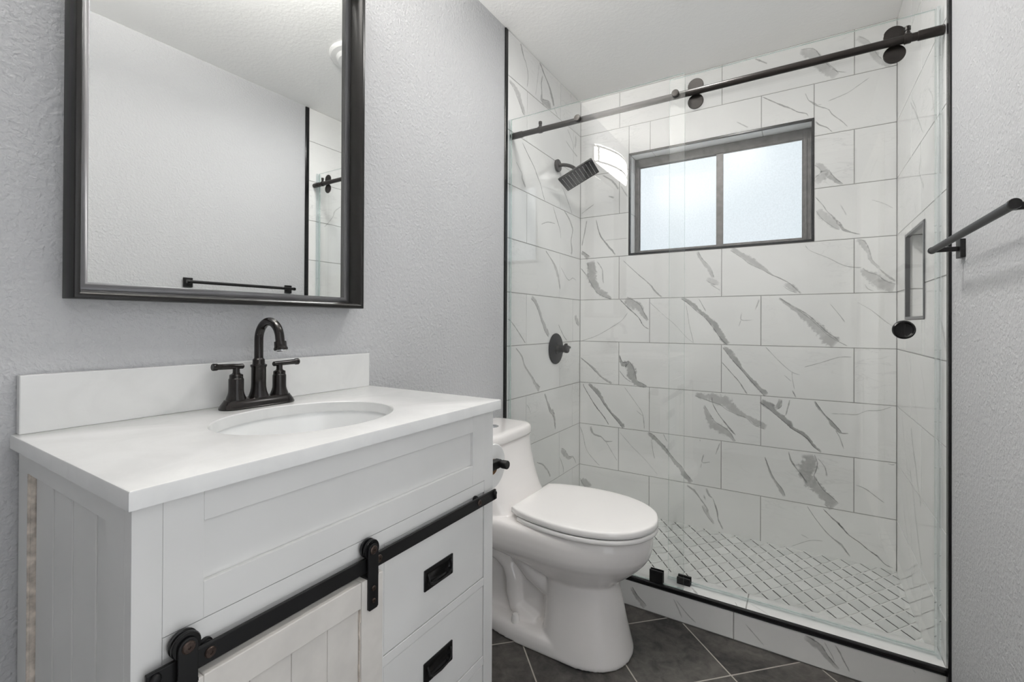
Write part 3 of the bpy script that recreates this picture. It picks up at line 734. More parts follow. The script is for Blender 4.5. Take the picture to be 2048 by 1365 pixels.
for k, (za, zb, lab) in enumerate(((.4795, .6925, None), (.2830, .4575, None), (.0965, .2585, None))):
    b = BM(O); b.box(VX-.018, VX-.0018, -2.0320, -1.7062, za, zb)
    dr = obj('drawer', b.bm, 'cabinet', V, bevel=.002)
    if k < 2 or True:
        zc = (.569, .3715, .18)[k]; px = VX-.0018; y0p, y1p = -1.922, -1.8275
        b = BM(O)
        def rrect(y0_, y1_, z0_, z1_, r, x, n=4):
            out = []
            for cy_, cz_, a0 in ((y1_-r, z1_-r, 0), (y0_+r, z1_-r, pi/2), (y0_+r, z0_+r, pi), (y1_-r, z0_+r, 1.5*pi)):
                out += [(x, cy_+r*cos(a0+pi/2*i/n), cz_+r*sin(a0+pi/2*i/n)) for i in range(n+1)]
            return out
        b.loft([rrect(y0p, y1p, zc-.0225, zc+.0225, .002, px), rrect(y0p, y1p, zc-.0225, zc+.0225, .002, px+.0022), rrect(y0p+.001, y1p-.001, zc-.0215, zc+.0215, .002, px+.0030),
                rrect(y0p+.011, y1p-.011, zc-.013, zc+.0145, .008, px+.0030), rrect(y0p+.014, y1p-.014, zc-.010, zc+.0115, .008, px+.0004)], True, True)
        pl = obj('pull_plate', b.bm, 'black_trim', dr, smooth=True)
        b = BM(O)
        pts = [(px+.004, y0p+.0095, zc+.013), (px+.0075, y0p+.0095, zc+.004), (px+.0085, y0p+.012, zc-.006), (px+.009, y0p+.022, zc-.0115), (px+.0095, (y0p+y1p)/2, zc-.0135), (px+.009, y1p-.022, zc-.0115), (px+.0085, y1p-.012, zc-.006), (px+.0075, y1p-.0095, zc+.004), (px+.004, y1p-.0095, zc+.013)]
        b.tube(pts, .0021, 10)
        obj('bail_handle', b.bm, 'black', dr, smooth=True)
# barn door rail
RX = .4965
b = BM(O); b.box(RX, RX+.006, -2.418, -1.672, .668, .694)
rail = obj('door_rail', b.bm, 'black', V, bevel=.0015)
for yy in (-2.3475, -2.0600, -1.7450):
    b = BM(O); b.lathe((VX, yy, .688), (1, 0, 0), [(.0085, 0), (.0085, .004), (.0065, .0045), (.0065, RX-VX)], 18)
    obj('spacer', b.bm, 'black', rail, smooth=True)
    b = BM(O); b.lathe((RX+.006, yy, .682), (1, 0, 0), [(.0072, 0), (.0072, .0012), (.0060, .0026), (.0026, .0026), (.0022, .0012), (.0001, .0012)], 18)
    obj('bolt', b.bm, 'screw', rail, smooth=True)
for yy in (-1.680, -2.408):
    b = BM(O); b.box(RX-.003, RX+.011, yy-.0035, yy+.0035, .672, .690)
    b.lathe((RX+.006, yy-.001, .6865), (1, 0, 0), [(.006, 0), (.006, .004), (.004, .006), (.0001, .006)], 14)
    obj('rail_stop', b.bm, 'black', rail, bevel=.001)
# barn door
DX0, DX1, DY0, DY1, DZ0, DZ1 = .490, .509, -2.405, -2.056, .060, .660
b = BM(O)
b.box(DX0, DX1, DY0, DY0+.047, DZ0, DZ1); b.box(DX0, DX1, DY1-.048, DY1, DZ0, DZ1)
b.box(DX0, DX1-.0006, DY0+.0475, DY1-.0485, DZ1-.046, DZ1); b.box(DX0, DX1-.0006, DY0+.0475, DY1-.0485, DZ0, DZ0+.05)
door = obj('barn_door', b.bm, 'cabinet_worn', V, bevel=.0014)
b = BM(O); n = 4; y_a, y_b = DY0+.047, DY1-.048
for k in range(n): b.box(DX0+.001, DX1-.008, y_a+(y_b-y_a)*k/n+.0003, y_a+(y_b-y_a)*(k+1)/n-.0003, DZ0+.05, DZ1-.046)
obj('bead_board', b.bm, 'cabinet_worn', door, bevel=.0012)
b = BM(O)
for k in range(20): zz = DZ1-.046-k*.0247; b.box(DX1-.0075, DX1-.0055+random.uniform(0, .003), y_b-.0005-random.uniform(0, .0012), y_b+.0002, zz-.0247, zz)
obj('worn_edge', b.bm, 'bare_wood', door)
for yc_ in (-2.3775, -2.0815):
    b = BM(O); w = .0113; x_a, x_b = DX1+.0002, DX1+.0042
    out = [(yc_-w, .606), (yc_-w+.003, .603), (yc_+w-.003, .603), (yc_+w, .606)]+[(yc_+w*cos(a), .709+w*sin(a)) for a in [pi*i/12 for i in range(13)]]
    b.loft([[(x_a, y, z) for y, z in out], [(x_b, y, z) for y, z in out]])
    st = obj('door_strap', b.bm, 'black', door, bevel=.0008)
    b = BM(O); b.lathe((x_b-.019, yc_, .7095), (1, 0, 0), [(.0165, 0), (.0170, .002), (.0170, .0045), (.0125, .0065), (.0125, .0085), (.0170, .0105), (.0170, .013), (.0160, .0148)], 28)
    obj('roller_wheel', b.bm, 'black_trim', door, smooth=True)
    for zz, r in ((.7095, .0078), (.641, .0048), (.619, .0042)):
        b = BM(O); b.lathe((x_b, yc_, zz), (1, 0, 0), [(r, 0), (r, .0008), (r*.8, .0020), (r*.25, .0022), (r*.2, .0010), (.0001, .0010)], 18)
        obj('strap_screw', b.bm, 'screw', door, smooth=True)
    b = BM(O); b.box(DX0+.001, x_b-.001, yc_-.012, yc_+.012, DZ1, DZ1+.004)
    obj('strap_cap', b.bm, 'black', door)

# ---- countertop with the oval cut-out
SX, SY, SA, SB = .276, -2.048, .153, .186
def ellipse(z, ka=0.0, n=64, x=SX, y=SY): return [(x+(SA+ka)*cos(2*pi*i/n), y+(SB+ka)*sin(2*pi*i/n), z) for i in range(n)]
CX0, CX1, CY0_, CY1_, CZ0, CZ1 = .001, .505, -2.437, -1.6555, VZ, .9206
b = BM((.25, -2.05, CZ0)); b.o = Vector((.25, -2.05, CZ0))
def edge_pts(n=64):
    out = []
    for i in range(n):
        a = 2*pi*i/n; dx, dy = cos(a), sin(a); tt = 1e9
        if dx > 1e-6: tt = min(tt, (CX1-SX)/dx)
        if dx < -1e-6: tt = min(tt, (CX0-SX)/dx)
        if dy > 1e-6: tt = min(tt, (CY1_-SY)/dy)
        if dy < -1e-6: tt = min(tt, (CY0_-SY)/dy)
        out.append([SX+dx*tt, SY+dy*tt])
    for cx_ in (CX0, CX1):
        for cy_ in (CY0_, CY1_):
            k = min(range(n), key=lambda i: (out[i][0]-cx_)**2+(out[i][1]-cy_)**2); out[k] = [cx_, cy_]
    return out
ep = edge_pts(); e = .0025
def ins(p, d): return [min(max(p[0], CX0+d), CX1-d), min(max(p[1], CY0_+d), CY1_-d)]
rings = [ellipse(CZ0), ellipse(CZ1-.002), ellipse(CZ1, .002), [(*ins(p, e), CZ1) for p in ep], [(*ins(p, e*.3), CZ1-e*.3) for p in ep], [(*p, CZ1-e) for p in ep], [(*p, CZ0) for p in ep], ellipse(CZ0)]
b.loft(rings, False, False)
ct = obj('countertop', b.bm, 'quartz', None, smooth=True, angle=30); ct.location = (.25, -2.05, CZ0)
tag(ct, 'white quartz countertop slab on the vanity with an oval sink cut-out', 'countertop')
b = BM((.01, -2.05, CZ1)); b.box(.001, .0185, -2.4295, -1.6655, CZ1, CZ1+.1025)
bs_ = obj('backsplash', b.bm, 'quartz', None, bevel=.0015); bs_.location = (.01, -2.05, CZ1)
tag(bs_, 'low white quartz backsplash strip standing against the grey wall', 'backsplash')
# sink
OS = Vector((SX, SY, CZ0)); b = BM(OS); prof = [(.004, 0), (.0035, -.004), (-.001, -.012), (-.006, -.035), (-.018, -.075), (-.045, -.108), (-.085, -.124), (-.128, -.130)]
def el2(k, z, n=64): return [(SX+max(SA+k, .018)*cos(2*pi*i/n), SY+max(SB+k*1.22, .018)*sin(2*pi*i/n), z) for i in range(n)]
rings = [el2(k, CZ0+z) for k, z in prof]+[el2(k+(-.0 if i else 0), CZ0+z-.010) for i, (k, z) in enumerate([(-.128, -.130), (-.08, -.126), (-.035, -.108), (-.005, -.075), (.008, -.035), (.010, -.006), (.0155, -.006), (.0155, 0)])]+[el2(.004, CZ0)]
b.loft(rings, False, False)
sk = obj('sink_basin', b.bm, 'basin', None, smooth=True, angle=60); sk.location = OS
tag(sk, 'oval white undermount ceramic sink basin set into the countertop', 'sink')
b = BM(OS); b.lathe((SX, SY, CZ0-.142), (0, 0, 1), [(.018, 0), (.0225, .010), (.0225, .0135), (.019, .0145), (.016, .0125), (.0001, .0125)])
obj('drain', b.bm, 'bronze', sk, smooth=True)

# ---- faucet
FX, FY, FZ = .070, -2.043, CZ1
Fa = thing('faucet', 'dark oil-rubbed bronze two-handle faucet with high arched spout behind the sink', 'faucet', loc=(FX, FY, FZ)); O = Fa.location
def stadium(L, r, z, n=14): return [(FX+r*cos(a), FY+L+r*sin(a), z) for a in [pi*i/n for i in range(n+1)]]+[(FX+r*cos(a), FY-L+r*sin(a), z) for a in [pi+pi*i/n for i in range(n+1)]]
b = BM(O); b.loft([stadium(.058, r, FZ+z) for r, z in ((.0285, 0), (.0290, .003), (.0275, .005), (.0265, .008), (.0225, .014), (.0195, .018), (.0185, .0205), (.0165, .0215))])
obj('base_plate', b.bm, 'bronze', Fa, smooth=True)
b = BM(O); b.lathe((FX, FY, FZ+.020), (0, 0, 1), [(.0215, 0), (.0215, .003), (.0205, .006), (.0178, .014), (.0162, .024), (.0158, .034), (.0158, .070), (.0172, .072), (.0180, .0745), (.0172, .077), (.0140, .078), (.0132, .080), (.0130, .089), (.0112, .0905), (.0100, .093)])
nz = FZ+.110; cr = .0430
cpt = (FX+cr, FY, nz+.046)
path = [(FX, FY, nz-.004), (FX, FY, nz+.012), (FX, FY, nz+.028)]+[tuple(p) for p in arc(cpt, cr, pi, .10, 22, (1, 0, 0), (0, 0, 1))]
end = Vector(path[-1]); dr_ = (Vector(path[-1])-Vector(path[-2])).normalized(); path.append(tuple(end+dr_*.010))
b.tube(path, .0098, 18)
spout = obj('spout', b.bm, 'bronze', Fa, smooth=True)
b = BM(O); e0 = Vector(path[-1])-dr_*.004
b.lathe(e0, dr_, [(.0100, 0), (.0128, .001), (.0132, .0125), (.0142, .0145), (.0150, .0165), (.0148, .0195), (.0130, .0210)])
obj('spout_collar', b.bm, 'bronze', spout, smooth=True)
b = BM(O); b.lathe(e0+dr_*.020, dr_, [(.0122, 0), (.0120, .0025), (.0090, .0035), (.0001, .0035)])
obj('aerator', b.bm, 'chrome', spout, smooth=True)
for sgn in (-1, 1):
    hy = FY+sgn*.0515; b = BM(O)
    b.lathe((FX, hy, FZ+.020), (0, 0, 1), [(.0205, 0), (.0205, .003), (.0195, .006), (.0172, .012), (.0158, .018), (.0155, .024), (.0155, .047), (.0145, .049), (.0140, .0495), (.0138, .057), (.0125, .058), (.0085, .060), (.0072, .063), (.0072, .074)])
    hd = obj('handle', b.bm, 'bronze', Fa, smooth=True)
    b = BM(O); b.lathe((FX, hy-sgn*.016, FZ+.0955), (0, sgn, .035), [(.0045, 0), (.0058, .0015), (.0058, .005), (.0060, .012), (.0063, .045), (.0066, .056), (.0080, .058), (.0082, .0655), (.0070, .067)], 18)
    obj('lever', b.bm, 'bronze', hd, smooth=True)

# ---- mirror
MY0, MY1, MZ0, MZ1 = -2.3716, -1.7235, 1.1600, 2.145
Mi = thing('wall_mirror', 'large rectangular wall mirror in a deep black frame above the vanity', 'mirror', loc=(0, -2.05, 1.6)); O = Mi.location
def rect(d, x): return [(x, MY0+d, MZ0+d), (x, MY1-d, MZ0+d), (x, MY1-d, MZ1-d), (x, MY0+d, MZ1-d)]
b = BM(O); b.loft([rect(d, x) for d, x in ((0, .0005), (0, .058), (.0015, .060), (.0085, .060), (.0105, .0575), (.0185, .016), (.0185, .0005))], False, False)
obj('frame', b.bm, 'frame', Mi, bevel=.0008)
b = BM(O); b.loft([rect(d, x) for d, x in ((.0175, .0150), (.0190, .0155), (.0340, .0110), (.0340, .004), (.0175, .004))], False, False)
obj('inner_liner', b.bm, 'gunmetal', Mi)
b = BM(O); b.loft([rect(.0325, .004), rect(.0325, .0115)], True, True)
obj('mirror_glass', b.bm, 'mirror', Mi)

# ---- vanity light above the mirror (seen reflected in the shower glass)
LY, LZ, LL, LH, LD = -2.135, 2.232, .590, .130, .105
La = thing('vanity_light', 'bow-fronted white glass vanity light with nickel edges above the mirror', 'light fixture', loc=(0, LY, LZ)); O = La.location
b = BM(O); b.box(.0005, .018, LY-LL/2+.004, LY+LL/2-.004, LZ-LH/2, LZ+LH/2); obj('back_plate', b.bm, 'white_plastic', La, bevel=.002)
def bow(z, k=0.0, n=24):
    pts = []
    for i in range(n+1):
        u = -1+2*i/n; pts.append((.030+(LD-.030+k)*(1-u*u), LY+u*(LL/2+k*.3), z))
    return pts
b = BM(O)
def shell(zs, k): return [[(.018, LY-LL/2-k*.3, z)]+bow(z, k)+[(.018, LY+LL/2+k*.3, z)] for z in zs]
b.loft(shell((LZ-LH/2+.004, LZ+LH/2-.004), 0))
for f in b.bm.faces:
    if f.calc_center_median().z < -LH/2+.006: f.material_index = 1
    if f.calc_center_median().z > LH/2-.006: f.material_index = 2
obj('diffuser', b.bm, ('lamp', 'lamp_underside', 'lamp_top'), La)
for z0_, z1_ in ((LZ-LH/2+.008, LZ-LH/2+.022), (LZ+LH/2-.022, LZ+LH/2-.008)):
    b = BM(O); b.loft(shell((z0_, z1_), .0025)); obj('frame_band', b.bm, 'nickel', La)
for sgn in (-1, 1):
    b = BM(O); yy = LY+sgn*(LL/2-.010); b.box(.020, .046, min(yy, yy-sgn*.012), max(yy, yy-sgn*.012), LZ-LH/2+.022, LZ+LH/2-.022); obj('frame_band', b.bm, 'nickel', La)

# ---- toilet
TY = -1.130
To = thing('toilet', 'white one-piece elongated toilet with closed lid between vanity and shower', 'toilet', loc=(.38, TY, 0)); O = To.location
def sg(v, p): return math.copysign(abs(v)**p, v)
def egg(z, xb, xf, hw, xm=None, nf=2.0, nb=2.6, n=56):
    xm = xm if xm is not None else xb+(xf-xb)*.5; out = []
    for i in range(n):
        a = 2*pi*i/n; c, s_ = cos(a), sin(a)
        if c >= 0: out.append((xm+(xf-xm)*sg(c, 2/nf), TY+hw*sg(s_, 2/nf), z))
        else: out.append((xm+(xm-xb)*sg(c, 2/nb), TY+hw*sg(s_, 2/nb), z))
    return out
b = BM(O)
# bowl and rim
b.loft([egg(z, xb, xf, hw, xm, 2.05, nb) for z, xb, xf, hw, xm, nb in (
    (.205, .42, .590, .085, .50, 2), (.232, .34, .625, .103, .50, 2), (.255, .27, .650, .120, .49, 2.2), (.280, .20, .682, .140, .48, 2.4), (.305, .10, .710, .160, .47, 3), (.330, .015, .732, .178, .46, 5),
    (.350, .012, .744, .185, .46, 6), (.375, .012, .750, .189, .46, 6), (.400, .012, .752, .190, .46, 6), (.418, .012, .748, .187, .46, 6), (.428, .014, .738, .180, .46, 6), (.432, .02, .72, .165, .46, 6))])
# front column
b.loft([egg(z, xb, xf, hw, xm, 2.3, 3.0) for z, xb, xf, hw, xm in (
    (0, .385, .684, .146, .50), (.012, .385, .684, .146, .50), (.035, .385, .678, .141, .50), (.10, .388, .662, .128, .50), (.18, .392, .645, .117, .50), (.25, .396, .630, .110, .50), (.29, .40, .62, .106, .50))])
# foot
b.loft([egg(z, xb, xf, hw, .40, 2.2, 2.2) for z, xb, xf, hw in ((0, .035, .66, .146), (.030, .035, .655, .145), (.045, .038, .65, .140), (.054, .045, .64, .130), (.057, .06, .62, .11))])
# core with the relief of the trapway on both sides
b.loft([egg(z, .06, .47, .062, .26, 5, 5) for z in (.03, .36)])
for s_ in (-1, 1):
    A = [(.10, .30), (.150, .268), (.205, .255), (.245, .225), (.262, .18), (.264, .13), (.275, .085), (.315, .062), (.36, .045)]
    b.tube([(x, TY+s_*.062, z) for x, z in A], [.030, .031, .032, .032, .032, .032, .032, .033, .034], 14)
    B_ = [(.19, .345), (.245, .315), (.29, .265), (.34, .220), (.40, .190), (.44, .18)]
    b.tube([(x, TY+s_*.060, z) for x, z in B_], [.036, .036, .034, .034, .034, .034], 14)
# tank body sweeping into the deck
b.loft([egg(z, .010, xf, hw, .10, 4.2, 7) for z, xf, hw in ((.38, .335, .176), (.43, .315, .176), (.445, .297, .175), (.47, .279, .175), (.505, .262, .176), (.55, .245, .178), (.60, .230, .181), (.645, .220, .184), (.662, .218, .185))])
body = obj('body', b.bm, 'ceramic', To, smooth=True, angle=0)
rm = body.modifiers.new('fuse', 'REMESH'); rm.mode = 'VOXEL'; rm.voxel_size = .0042; rm.use_smooth_shade = True
sm = body.modifiers.new('soft', 'SMOOTH'); sm.factor = .5; sm.iterations = 9
b = BM(O); b.loft([egg(z, xb, xf, hw, .10, 4.2, 8) for z, xb, xf, hw in ((.6645, .008, .219, .186), (.6655, .007, .2225, .1895), (.672, .006, .224, .191), (.690, .006, .223, .190), (.699, .009, .219, .186), (.7035, .016, .211, .178), (.705, .03, .195, .162))])
obj('tank_lid', b.bm, 'ceramic', To, smooth=True, angle=70)
b = BM(O); b.lathe((.115, TY+.004, .7045), (0, 0, 1), [(.026, 0), (.026, .002), (.023, .0032), (.022, .0030), (.0215, .0045), (.0001, .0052)])
obj('flush_button', b.bm, 'chrome', To, smooth=True)
OUT = [(.298, .140), (.33, .158), (.38, .174), (.44, .185), (.50, .1900), (.56, .1875), (.62, .1755), (.67, .155), (.71, .127), (.74, .092), (.757, .055), (.7655, .022), (.7672, 0)]
def cr1(P, n=4):
    R = []
    for i in range(len(P)-1):
        p0, p1, p2, p3 = P[max(i-1, 0)], P[i], P[i+1], P[min(i+2, len(P)-1)]
        for k in range(n):
            t_ = k/n; R.append(tuple(.5*((2*p1[j])+(-p0[j]+p2[j])*t_+(2*p0[j]-5*p1[j]+4*p2[j]-p3[j])*t_*t_+(-p0[j]+3*p1[j]-3*p2[j]+p3[j])*t_**3) for j in (0, 1)))
    R.append(P[-1]); return R
OC = cr1(OUT)
def lid(z, k, xb=0.0, dome=None):
    cx_ = .53; sc = 1-k/.19
    half = [(cx_+(x-cx_)*(1-k/.237), y*sc) for x, y in OC]
    if xb: half = [(max(x, xb), y) for x, y in half]
    return [(x, TY-y, z) for x, y in half]+[(x, TY+y, z) for x, y in reversed(half[:-1])]
b = BM(O); b.loft([lid(z, k) for z, k in ((.4518, .006), (.4522, .0015), (.4535, .0), (.4600, -.0005), (.4680, .0), (.4715, .0015), (.4735, .004), (.4745, .009), (.4752, .03), (.4758, .07), (.4760, .12))])
obj('lid', b.bm, 'seat', To, smooth=True, angle=60)
b = BM(O)
b.loft([lid(z, k, .33) for z, k in ((.4325, .005), (.4335, .001), (.4380, -.0005), (.4450, .0), (.4478, .002), (.4486, .006), (.4488, .010))])
obj('seat', b.bm, 'seat', To, smooth=True, angle=60)
b = BM(O); b.loft([lid(z, k, .31) for z, k in ((.4480, .0065), (.4525, .0065))]); obj('seat_gap_shade', b.bm, 'dark', To)  # black slab that paints in the shade between seat and lid
for s_ in (-1, 1):
    b = BM(O); yy = TY+s_*.078; b.box(.262, .325, yy-.024, yy+.024, .430, .449); obj('hinge', b.bm, 'seat', To, bevel=.005, seg=3)
    b = BM(O); b.lathe((.300, TY+s_*.113, .052), (0, 0, 1), [(.0150, 0), (.0145, .006), (.0125, .024), (.0105, .029), (.0060, .0315), (.0001, .032)], 20)
    obj('bolt_cap', b.bm, 'seat', To, smooth=True)

# ---- toilet paper on the vanity's far side
PY, PZ = -1.599, .734
Ph = thing('toilet_paper_holder', 'black metal toilet paper holder on the vanity side next to the toilet', 'holder', loc=(.455, VY1, PZ)); O = Ph.location
b = BM(O); b.box(.438, .478, VY1+.0003, VY1+.009, PZ-.021, PZ+.021); obj('mounting_plate', b.bm, 'black', Ph, bevel=.0015)
b = BM(O); b.box(.449, .468, VY1+.009, PY+.006, PZ-.011, PZ+.011); obj('arm', b.bm, 'black', Ph, bevel=.002)
b = BM(O); b.tube([(.320, PY, PZ), (.449, PY, PZ)], .0075, 18); obj('rod', b.bm, 'black', Ph, smooth=True)
b = BM(O); b.lathe((.466, PY, PZ), (1, 0, 0), [(.0105, 0), (.0105, .004), (.0095, .0045), (.0095, .0075), (.0115, .008), (.0115, .023), (.0105, .0245), (.0001, .0245)], 22); obj('end_cap', b.bm, 'black', Ph, smooth=True)
RR, rc = .062, .0205; rz = PZ+.0075-rc+.0005
Pr = thing('toilet_paper_roll', 'white toilet paper roll hanging on the black holder beside the vanity', 'toilet paper', loc=(.39, PY, rz)); O = Pr.location
b = BM(O); b.lathe((.335, PY, rz), (1, 0, 0), [(rc+.001, 0), (RR-.002, 0), (RR, .002), (RR, .106), (RR-.002, .108), (rc+.001, .108), (rc+.001, 0)], 48); obj('paper', b.bm, 'paper', Pr, smooth=True)
b = BM(O); b.lathe((.3345, PY, rz), (1, 0, 0), [(rc, 0), (rc+.001, 0), (rc+.001, .109), (rc, .109), (rc, 0)], 36); obj('core_tube', b.bm, 'cardboard', Pr, smooth=True)

# ---- shower glass, rail and fittings
def panel(name, x0_, x1_, y0_, y1_, z0_, z1_, parent=None):
    b = BM((x0_, y0_, z0_)); v = b.bm.verts; s = b
    s.mi = 0; s.box(x0_, x1_, y0_, y1_, z0_, z1_)
    for f in b.bm.faces: f.material_index = 0 if abs(f.calc_center_median().y-(y1_-y0_)/2) > (y1_-y0_)*.4 else 1
    o = obj(name, b.bm, ('glass', 'glass_edge'), parent)
    if parent is None: o.location = (x0_, y0_, z0_)
    else: o.location = Vector((x0_, y0_, z0_))-parent.location
    return o
GF0, GF1, GS0, GS1 = -.832, -.824, -.785, -.777
fp = thing('fixed_glass_panel', 'clear fixed shower glass panel on the left, nearest the toilet', 'glass panel', loc=(.40, -.825, ZC))
panel('glass', .013, .789, GF0, GF1, ZC+.002, 2.072, fp)
b = BM(fp.location); b.box(.0025, .0125, -.835, -.8225, ZC+.002, 2.072); obj('wall_seal', b.bm, 'seal', fp)
b = BM(fp.location); b.box(.664, .715, -.841, -.8325, ZC+.001, ZC+.049); b.box(.664, .715, -.8235, -.8206, ZC+.001, ZC+.049); obj('floor_clamp', b.bm, 'black', fp, bevel=.002)
RY_, RZ_ = -.808, 2.002
for xx in (.350, .755):
    b = BM(fp.location); b.lathe((xx, GF0-.0002, RZ_-.002), (0, -1, 0), [(.0120, 0), (.0135, .001), (.0135, .008), (.0120, .0095), (.0001, .0100)], 24); obj('clamp_bolt', b.bm, 'dark_bronze', fp, smooth=True)
Ra = thing('shower_rail', 'round dark bronze slide rail running across the top of the shower opening', 'rail', loc=(.76, RY_, RZ_)); O = Ra.location
b = BM(O); b.tube([(.020, RY_, RZ_), (1.506, RY_, RZ_)], .0125, 22); obj('rod', b.bm, 'dark_bronze', Ra, smooth=True)
for xa, dx in ((.002, 1), (RW-.002, -1)):
    b = BM(O); b.lathe((xa, RY_, RZ_), (dx, 0, 0), [(.0142, 0), (.0147, .002), (.0147, .058), (.0140, .060), (.0125, .061)], 26); obj('wall_socket', b.bm, 'dark_bronze', Ra, smooth=True)
for xx in (.155, 1.440):
    b = BM(O); b.lathe((xx-.009, RY_, RZ_), (1, 0, 0), [(.0126, 0), (.0145, .0005), (.0154, .003), (.0154, .015), (.0145, .0175), (.0126, .018)], 24)
    b.lathe((xx, RY_, RZ_+.014), (0, 0, 1), [(.0075, 0), (.0075, .006), (.0055, .007), (.0055, .010), (.0082, .011), (.0082, .022), (.0070, .0235), (.0001, .0235)], 18)
    obj('stop', b.bm, 'dark_bronze', Ra, smooth=True)
for xx in (.350, .755):
    b = BM(fp.location); b.lathe((xx, GF1+.0003, RZ_), (0, 1, 0), [(.011, 0), (.011, .002), (.008, .0022), (.008, .0030)], 20); obj('panel_spacer', b.bm, 'dark_bronze', fp, smooth=True)
sd = thing('sliding_glass_door', 'clear sliding shower glass door on the right, closed against the right wall', 'shower door', loc=(1.12, -.781, ZC))
panel('glass', .7215, 1.5085, GS0, GS1, ZC+.010, 2.083, sd)
for xx in (.8200, 1.4110):
    for zz in (2.0315, 1.9715):
        b = BM(sd.location); b.lathe((xx, GS0-.0003, zz), (0, -1, 0), [(.010, 0), (.010, .0012), (.0270, .0016), (.0285, .0024), (.0285, .0052), (.0270, .0063), (.0001, .0065)], 36)
        obj('roller', b.bm, 'dark_bronze', sd, smooth=True)
b = BM(sd.location); b.lathe((1.434, GS0-.0003, 1.104), (0, -1, 0), [(.020, 0), (.0265, .001), (.0290, .004), (.0290, .010), (.0275, .013), (.0245, .0145), (.0225, .0135), (.0215, .0105), (.0200, .0095), (.0001, .0095)], 44)
kn = obj('knob', b.bm, 'black_trim', sd, smooth=True)
b = BM(sd.location); b.box(.720, 1.5095, GS0-.001, GS1+.001, ZC+.0035, ZC+.0125); obj('bottom_sweep', b.bm, 'seal', sd)
b = BM((RW-.01, -.78, 1)); b.box(RW-.0165, RW-.0055, -.800, -.770, ZC+.002, 2.083); ws = obj('wall_seal', b.bm, 'seal', None, bevel=.003); ws.location = (RW-.01, -.78, 1)
tag(ws, 'clear plastic jamb seal strip on the right shower wall beside the sliding glass', 'seal')
b = BM((.78, -.79, ZC)); b.box(.757, .806, -.797, -.7865, ZC+.0005, ZC+.026); b.box(.757, .806, -.7755, -.766, ZC+.0005, ZC+.026); b.box(.757, .806, -.797, -.766, ZC+.0004, ZC+.0030)
dg = obj('door_guide', b.bm, 'black', None, bevel=.0015); dg.location = (.78, -.79, ZC)
tag(dg, 'small black door guide block on the curb under the sliding glass', 'door guide')

# ---- shower head and valve
Sh = thing('rain_shower', 'square black rain shower head on a curved arm from the left tile wall', 'shower head', loc=(0, -.328, 2.005)); O = Sh.location
b = BM(O); b.lathe((.0017, -.328, 2.005), (1, 0, 0), [(.034, 0), (.0345, .002), (.0345, .010), (.033, .0125), (.012, .013), (.0105, .016)], 32); obj('wall_flange', b.bm, 'dark_bronze', Sh, smooth=True)
HC = Vector((.137, -.330, 1.9255)); HR = (Matrix.Rotation(.1942, 4, 'Z') @ Matrix.Rotation(-.4688, 4, 'Y') @ Matrix.Rotation(-.0407, 4, 'X'))
hn = HR @ Vector((0, 0, 1)); top = HC+hn*.034
P_ = [Vector((.012, -.328, 2.005)), Vector((.052, -.328, 2.008)), top+hn*.030, top]
arm = [(1-u)**3*P_[0]+3*u*(1-u)**2*P_[1]+3*u*u*(1-u)*P_[2]+u**3*P_[3] for u in [i/18 for i in range(19)]]
b = BM(O); b.tube(arm, .0098, 18); obj('arm', b.bm, 'dark_bronze', Sh, smooth=True)
b = BM(O)
def sq(h, z, r=.004, n=3):
    out = []
    for cx_, cy_, a0 in ((h-r, h-r, 0), (-h+r, h-r, pi/2), (-h+r, -h+r, pi), (h-r, -h+r, 1.5*pi)):
        out += [HC+HR @ Vector((cx_+r*cos(a0+pi/2*i/n), cy_+r*sin(a0+pi/2*i/n), z)) for i in range(n+1)]
    return out
b.loft([sq(.0985, 0), sq(.1, .0008), sq(.1, .007), sq(.0985, .008)]); b.lathe(HC+hn*.008, hn, [(.030, 0), (.028, .006), (.016, .012), (.0145, .026), (.012, .027)], 24)
plate = obj('head_plate', b.bm, 'black', Sh, smooth=True, angle=30)
for r_ in range(9):
    b = BM(O)
    for c_ in range(10): b.lathe(HC+HR @ Vector((-.080+.020*r_, -.078+.0173*c_, 0)), -hn, [(.0022, 0), (.0018, .0016), (.0001, .0018)], 8)
    obj('nozzle_row', b.bm, 'white_plastic', plate, smooth=True)
Sv = thing('shower_valve', 'round black shower valve plate with lever handle on the left tile wall', 'shower valve', loc=(0, -.336, .979)); O = Sv.location
b = BM(O); b.lathe((.0017, -.336, .979), (1, 0, 0), [(.0860, 0), (.0865, .002), (.0850, .005), (.060, .0085), (.031, .010), (.030, .012)], 48); obj('escutcheon', b.bm, 'black', Sv, smooth=True)
b = BM(O); b.lathe((.011, -.336, .979), (1, 0, 0), [(.028, 0), (.028, .004), (.023, .010), (.021, .022), (.0205, .036), (.017, .038), (.0165, .046), (.022, .048), (.0225, .062), (.020, .066), (.0001, .067)], 28)
hv = obj('hub', b.bm, 'bronze', Sv, smooth=True)
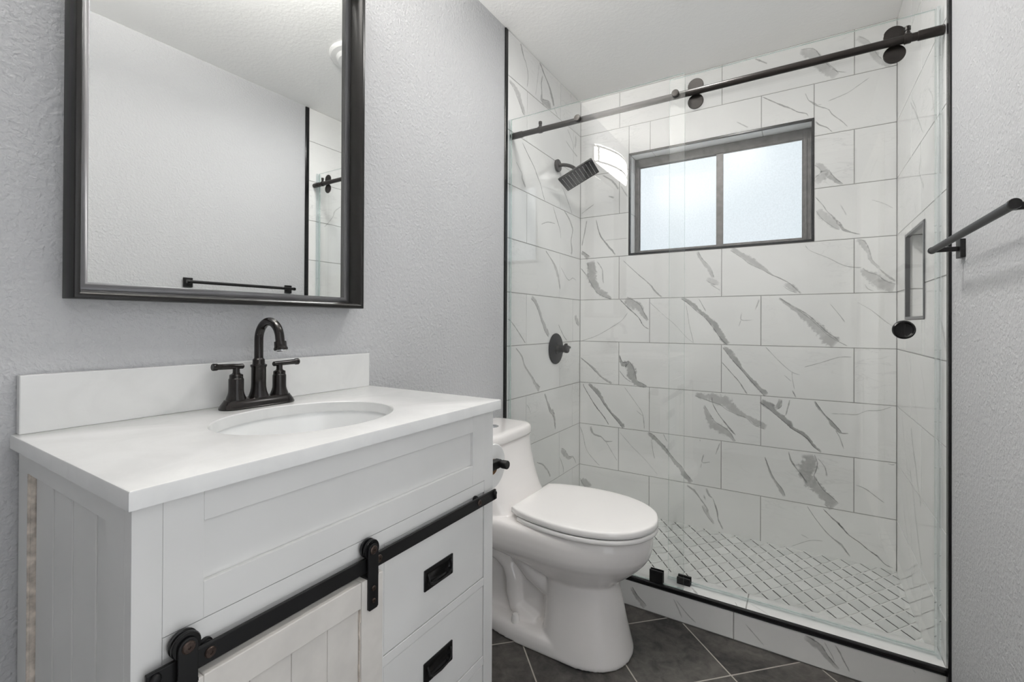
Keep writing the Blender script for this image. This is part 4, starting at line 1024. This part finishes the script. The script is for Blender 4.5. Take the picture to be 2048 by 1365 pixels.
b = BM(O); b.lathe((.066, -.336, .996), (0, .55, -.12), [(.009, -.014), (.0095, 0), (.0085, .010), (.0070, .030), (.0075, .046), (.0065, .049), (.0001, .0495)], 16); b.lathe((.066, -.336, .985), (0, 0, 1), [(.008, 0), (.008, .022), (.006, .025), (.0001, .0255)], 14)
obj('lever', b.bm, 'bronze', hv, smooth=True)

# ---- towel bar on the right wall
TBY0, TBY1, TBX, TBZ = -1.530, -.985, RW-.0600, 1.3220
Tb = thing('towel_bar', 'round black towel bar on two square wall plates on the right wall', 'towel bar', loc=(RW, -1.26, TBZ)); O = Tb.location
b = BM(O); b.tube([(TBX, TBY0-.028, TBZ), (TBX, TBY1+.010, TBZ)], .0082, 20); obj('bar', b.bm, 'black', Tb, smooth=True)
for yy in (TBY0, TBY1):
    b = BM(O); b.box(RW-.009, RW+.0019, yy-.021, yy+.021, TBZ-.024, TBZ+.024); obj('wall_plate', b.bm, 'black', Tb, bevel=.001)
    b = BM(O); b.box(TBX-.004, RW-.009, yy-.005, yy+.005, TBZ-.0062, TBZ+.0062); obj('post', b.bm, 'black', Tb, bevel=.0012)
    ye = TBY0-.0285 if yy == TBY0 else TBY1+.0105
    b = BM(O); d_ = 1 if yy == TBY1 else -1
    b.lathe((TBX, ye-d_*.012, TBZ), (0, d_, 0), [(.0083, 0), (.0094, .0005), (.0094, .010), (.0085, .0125), (.0001, .0130)], 22); obj('end_cap', b.bm, 'black_trim', Tb, smooth=True)

# ---- ceiling fixture, rim seen in the mirror; its glowing lens is added fill
Sm = thing('ceiling_fixture', 'round white stepped ceiling fixture with added fill glow, whose rim shows at the mirror edge', 'light fixture', loc=(.80, -1.05, RC)); O = Sm.location
b = BM(O); b.lathe((.80, -1.05, RC), (0, 0, -1), [(.150, 0), (.150, .010), (.142, .018), (.118, .022), (.112, .030), (.106, .038), (.088, .040), (.086, .034), (.0001, .034)], 48); obj('housing', b.bm, 'white_plastic', Sm, smooth=True)
b = BM(O); b.lathe((.80, -1.05, RC-.0345), (0, 0, -1), [(.085, 0), (.085, .002), (.070, .0045), (.0001, .006)], 40); obj('lens', b.bm, 'ceiling_fill', Sm, smooth=True)
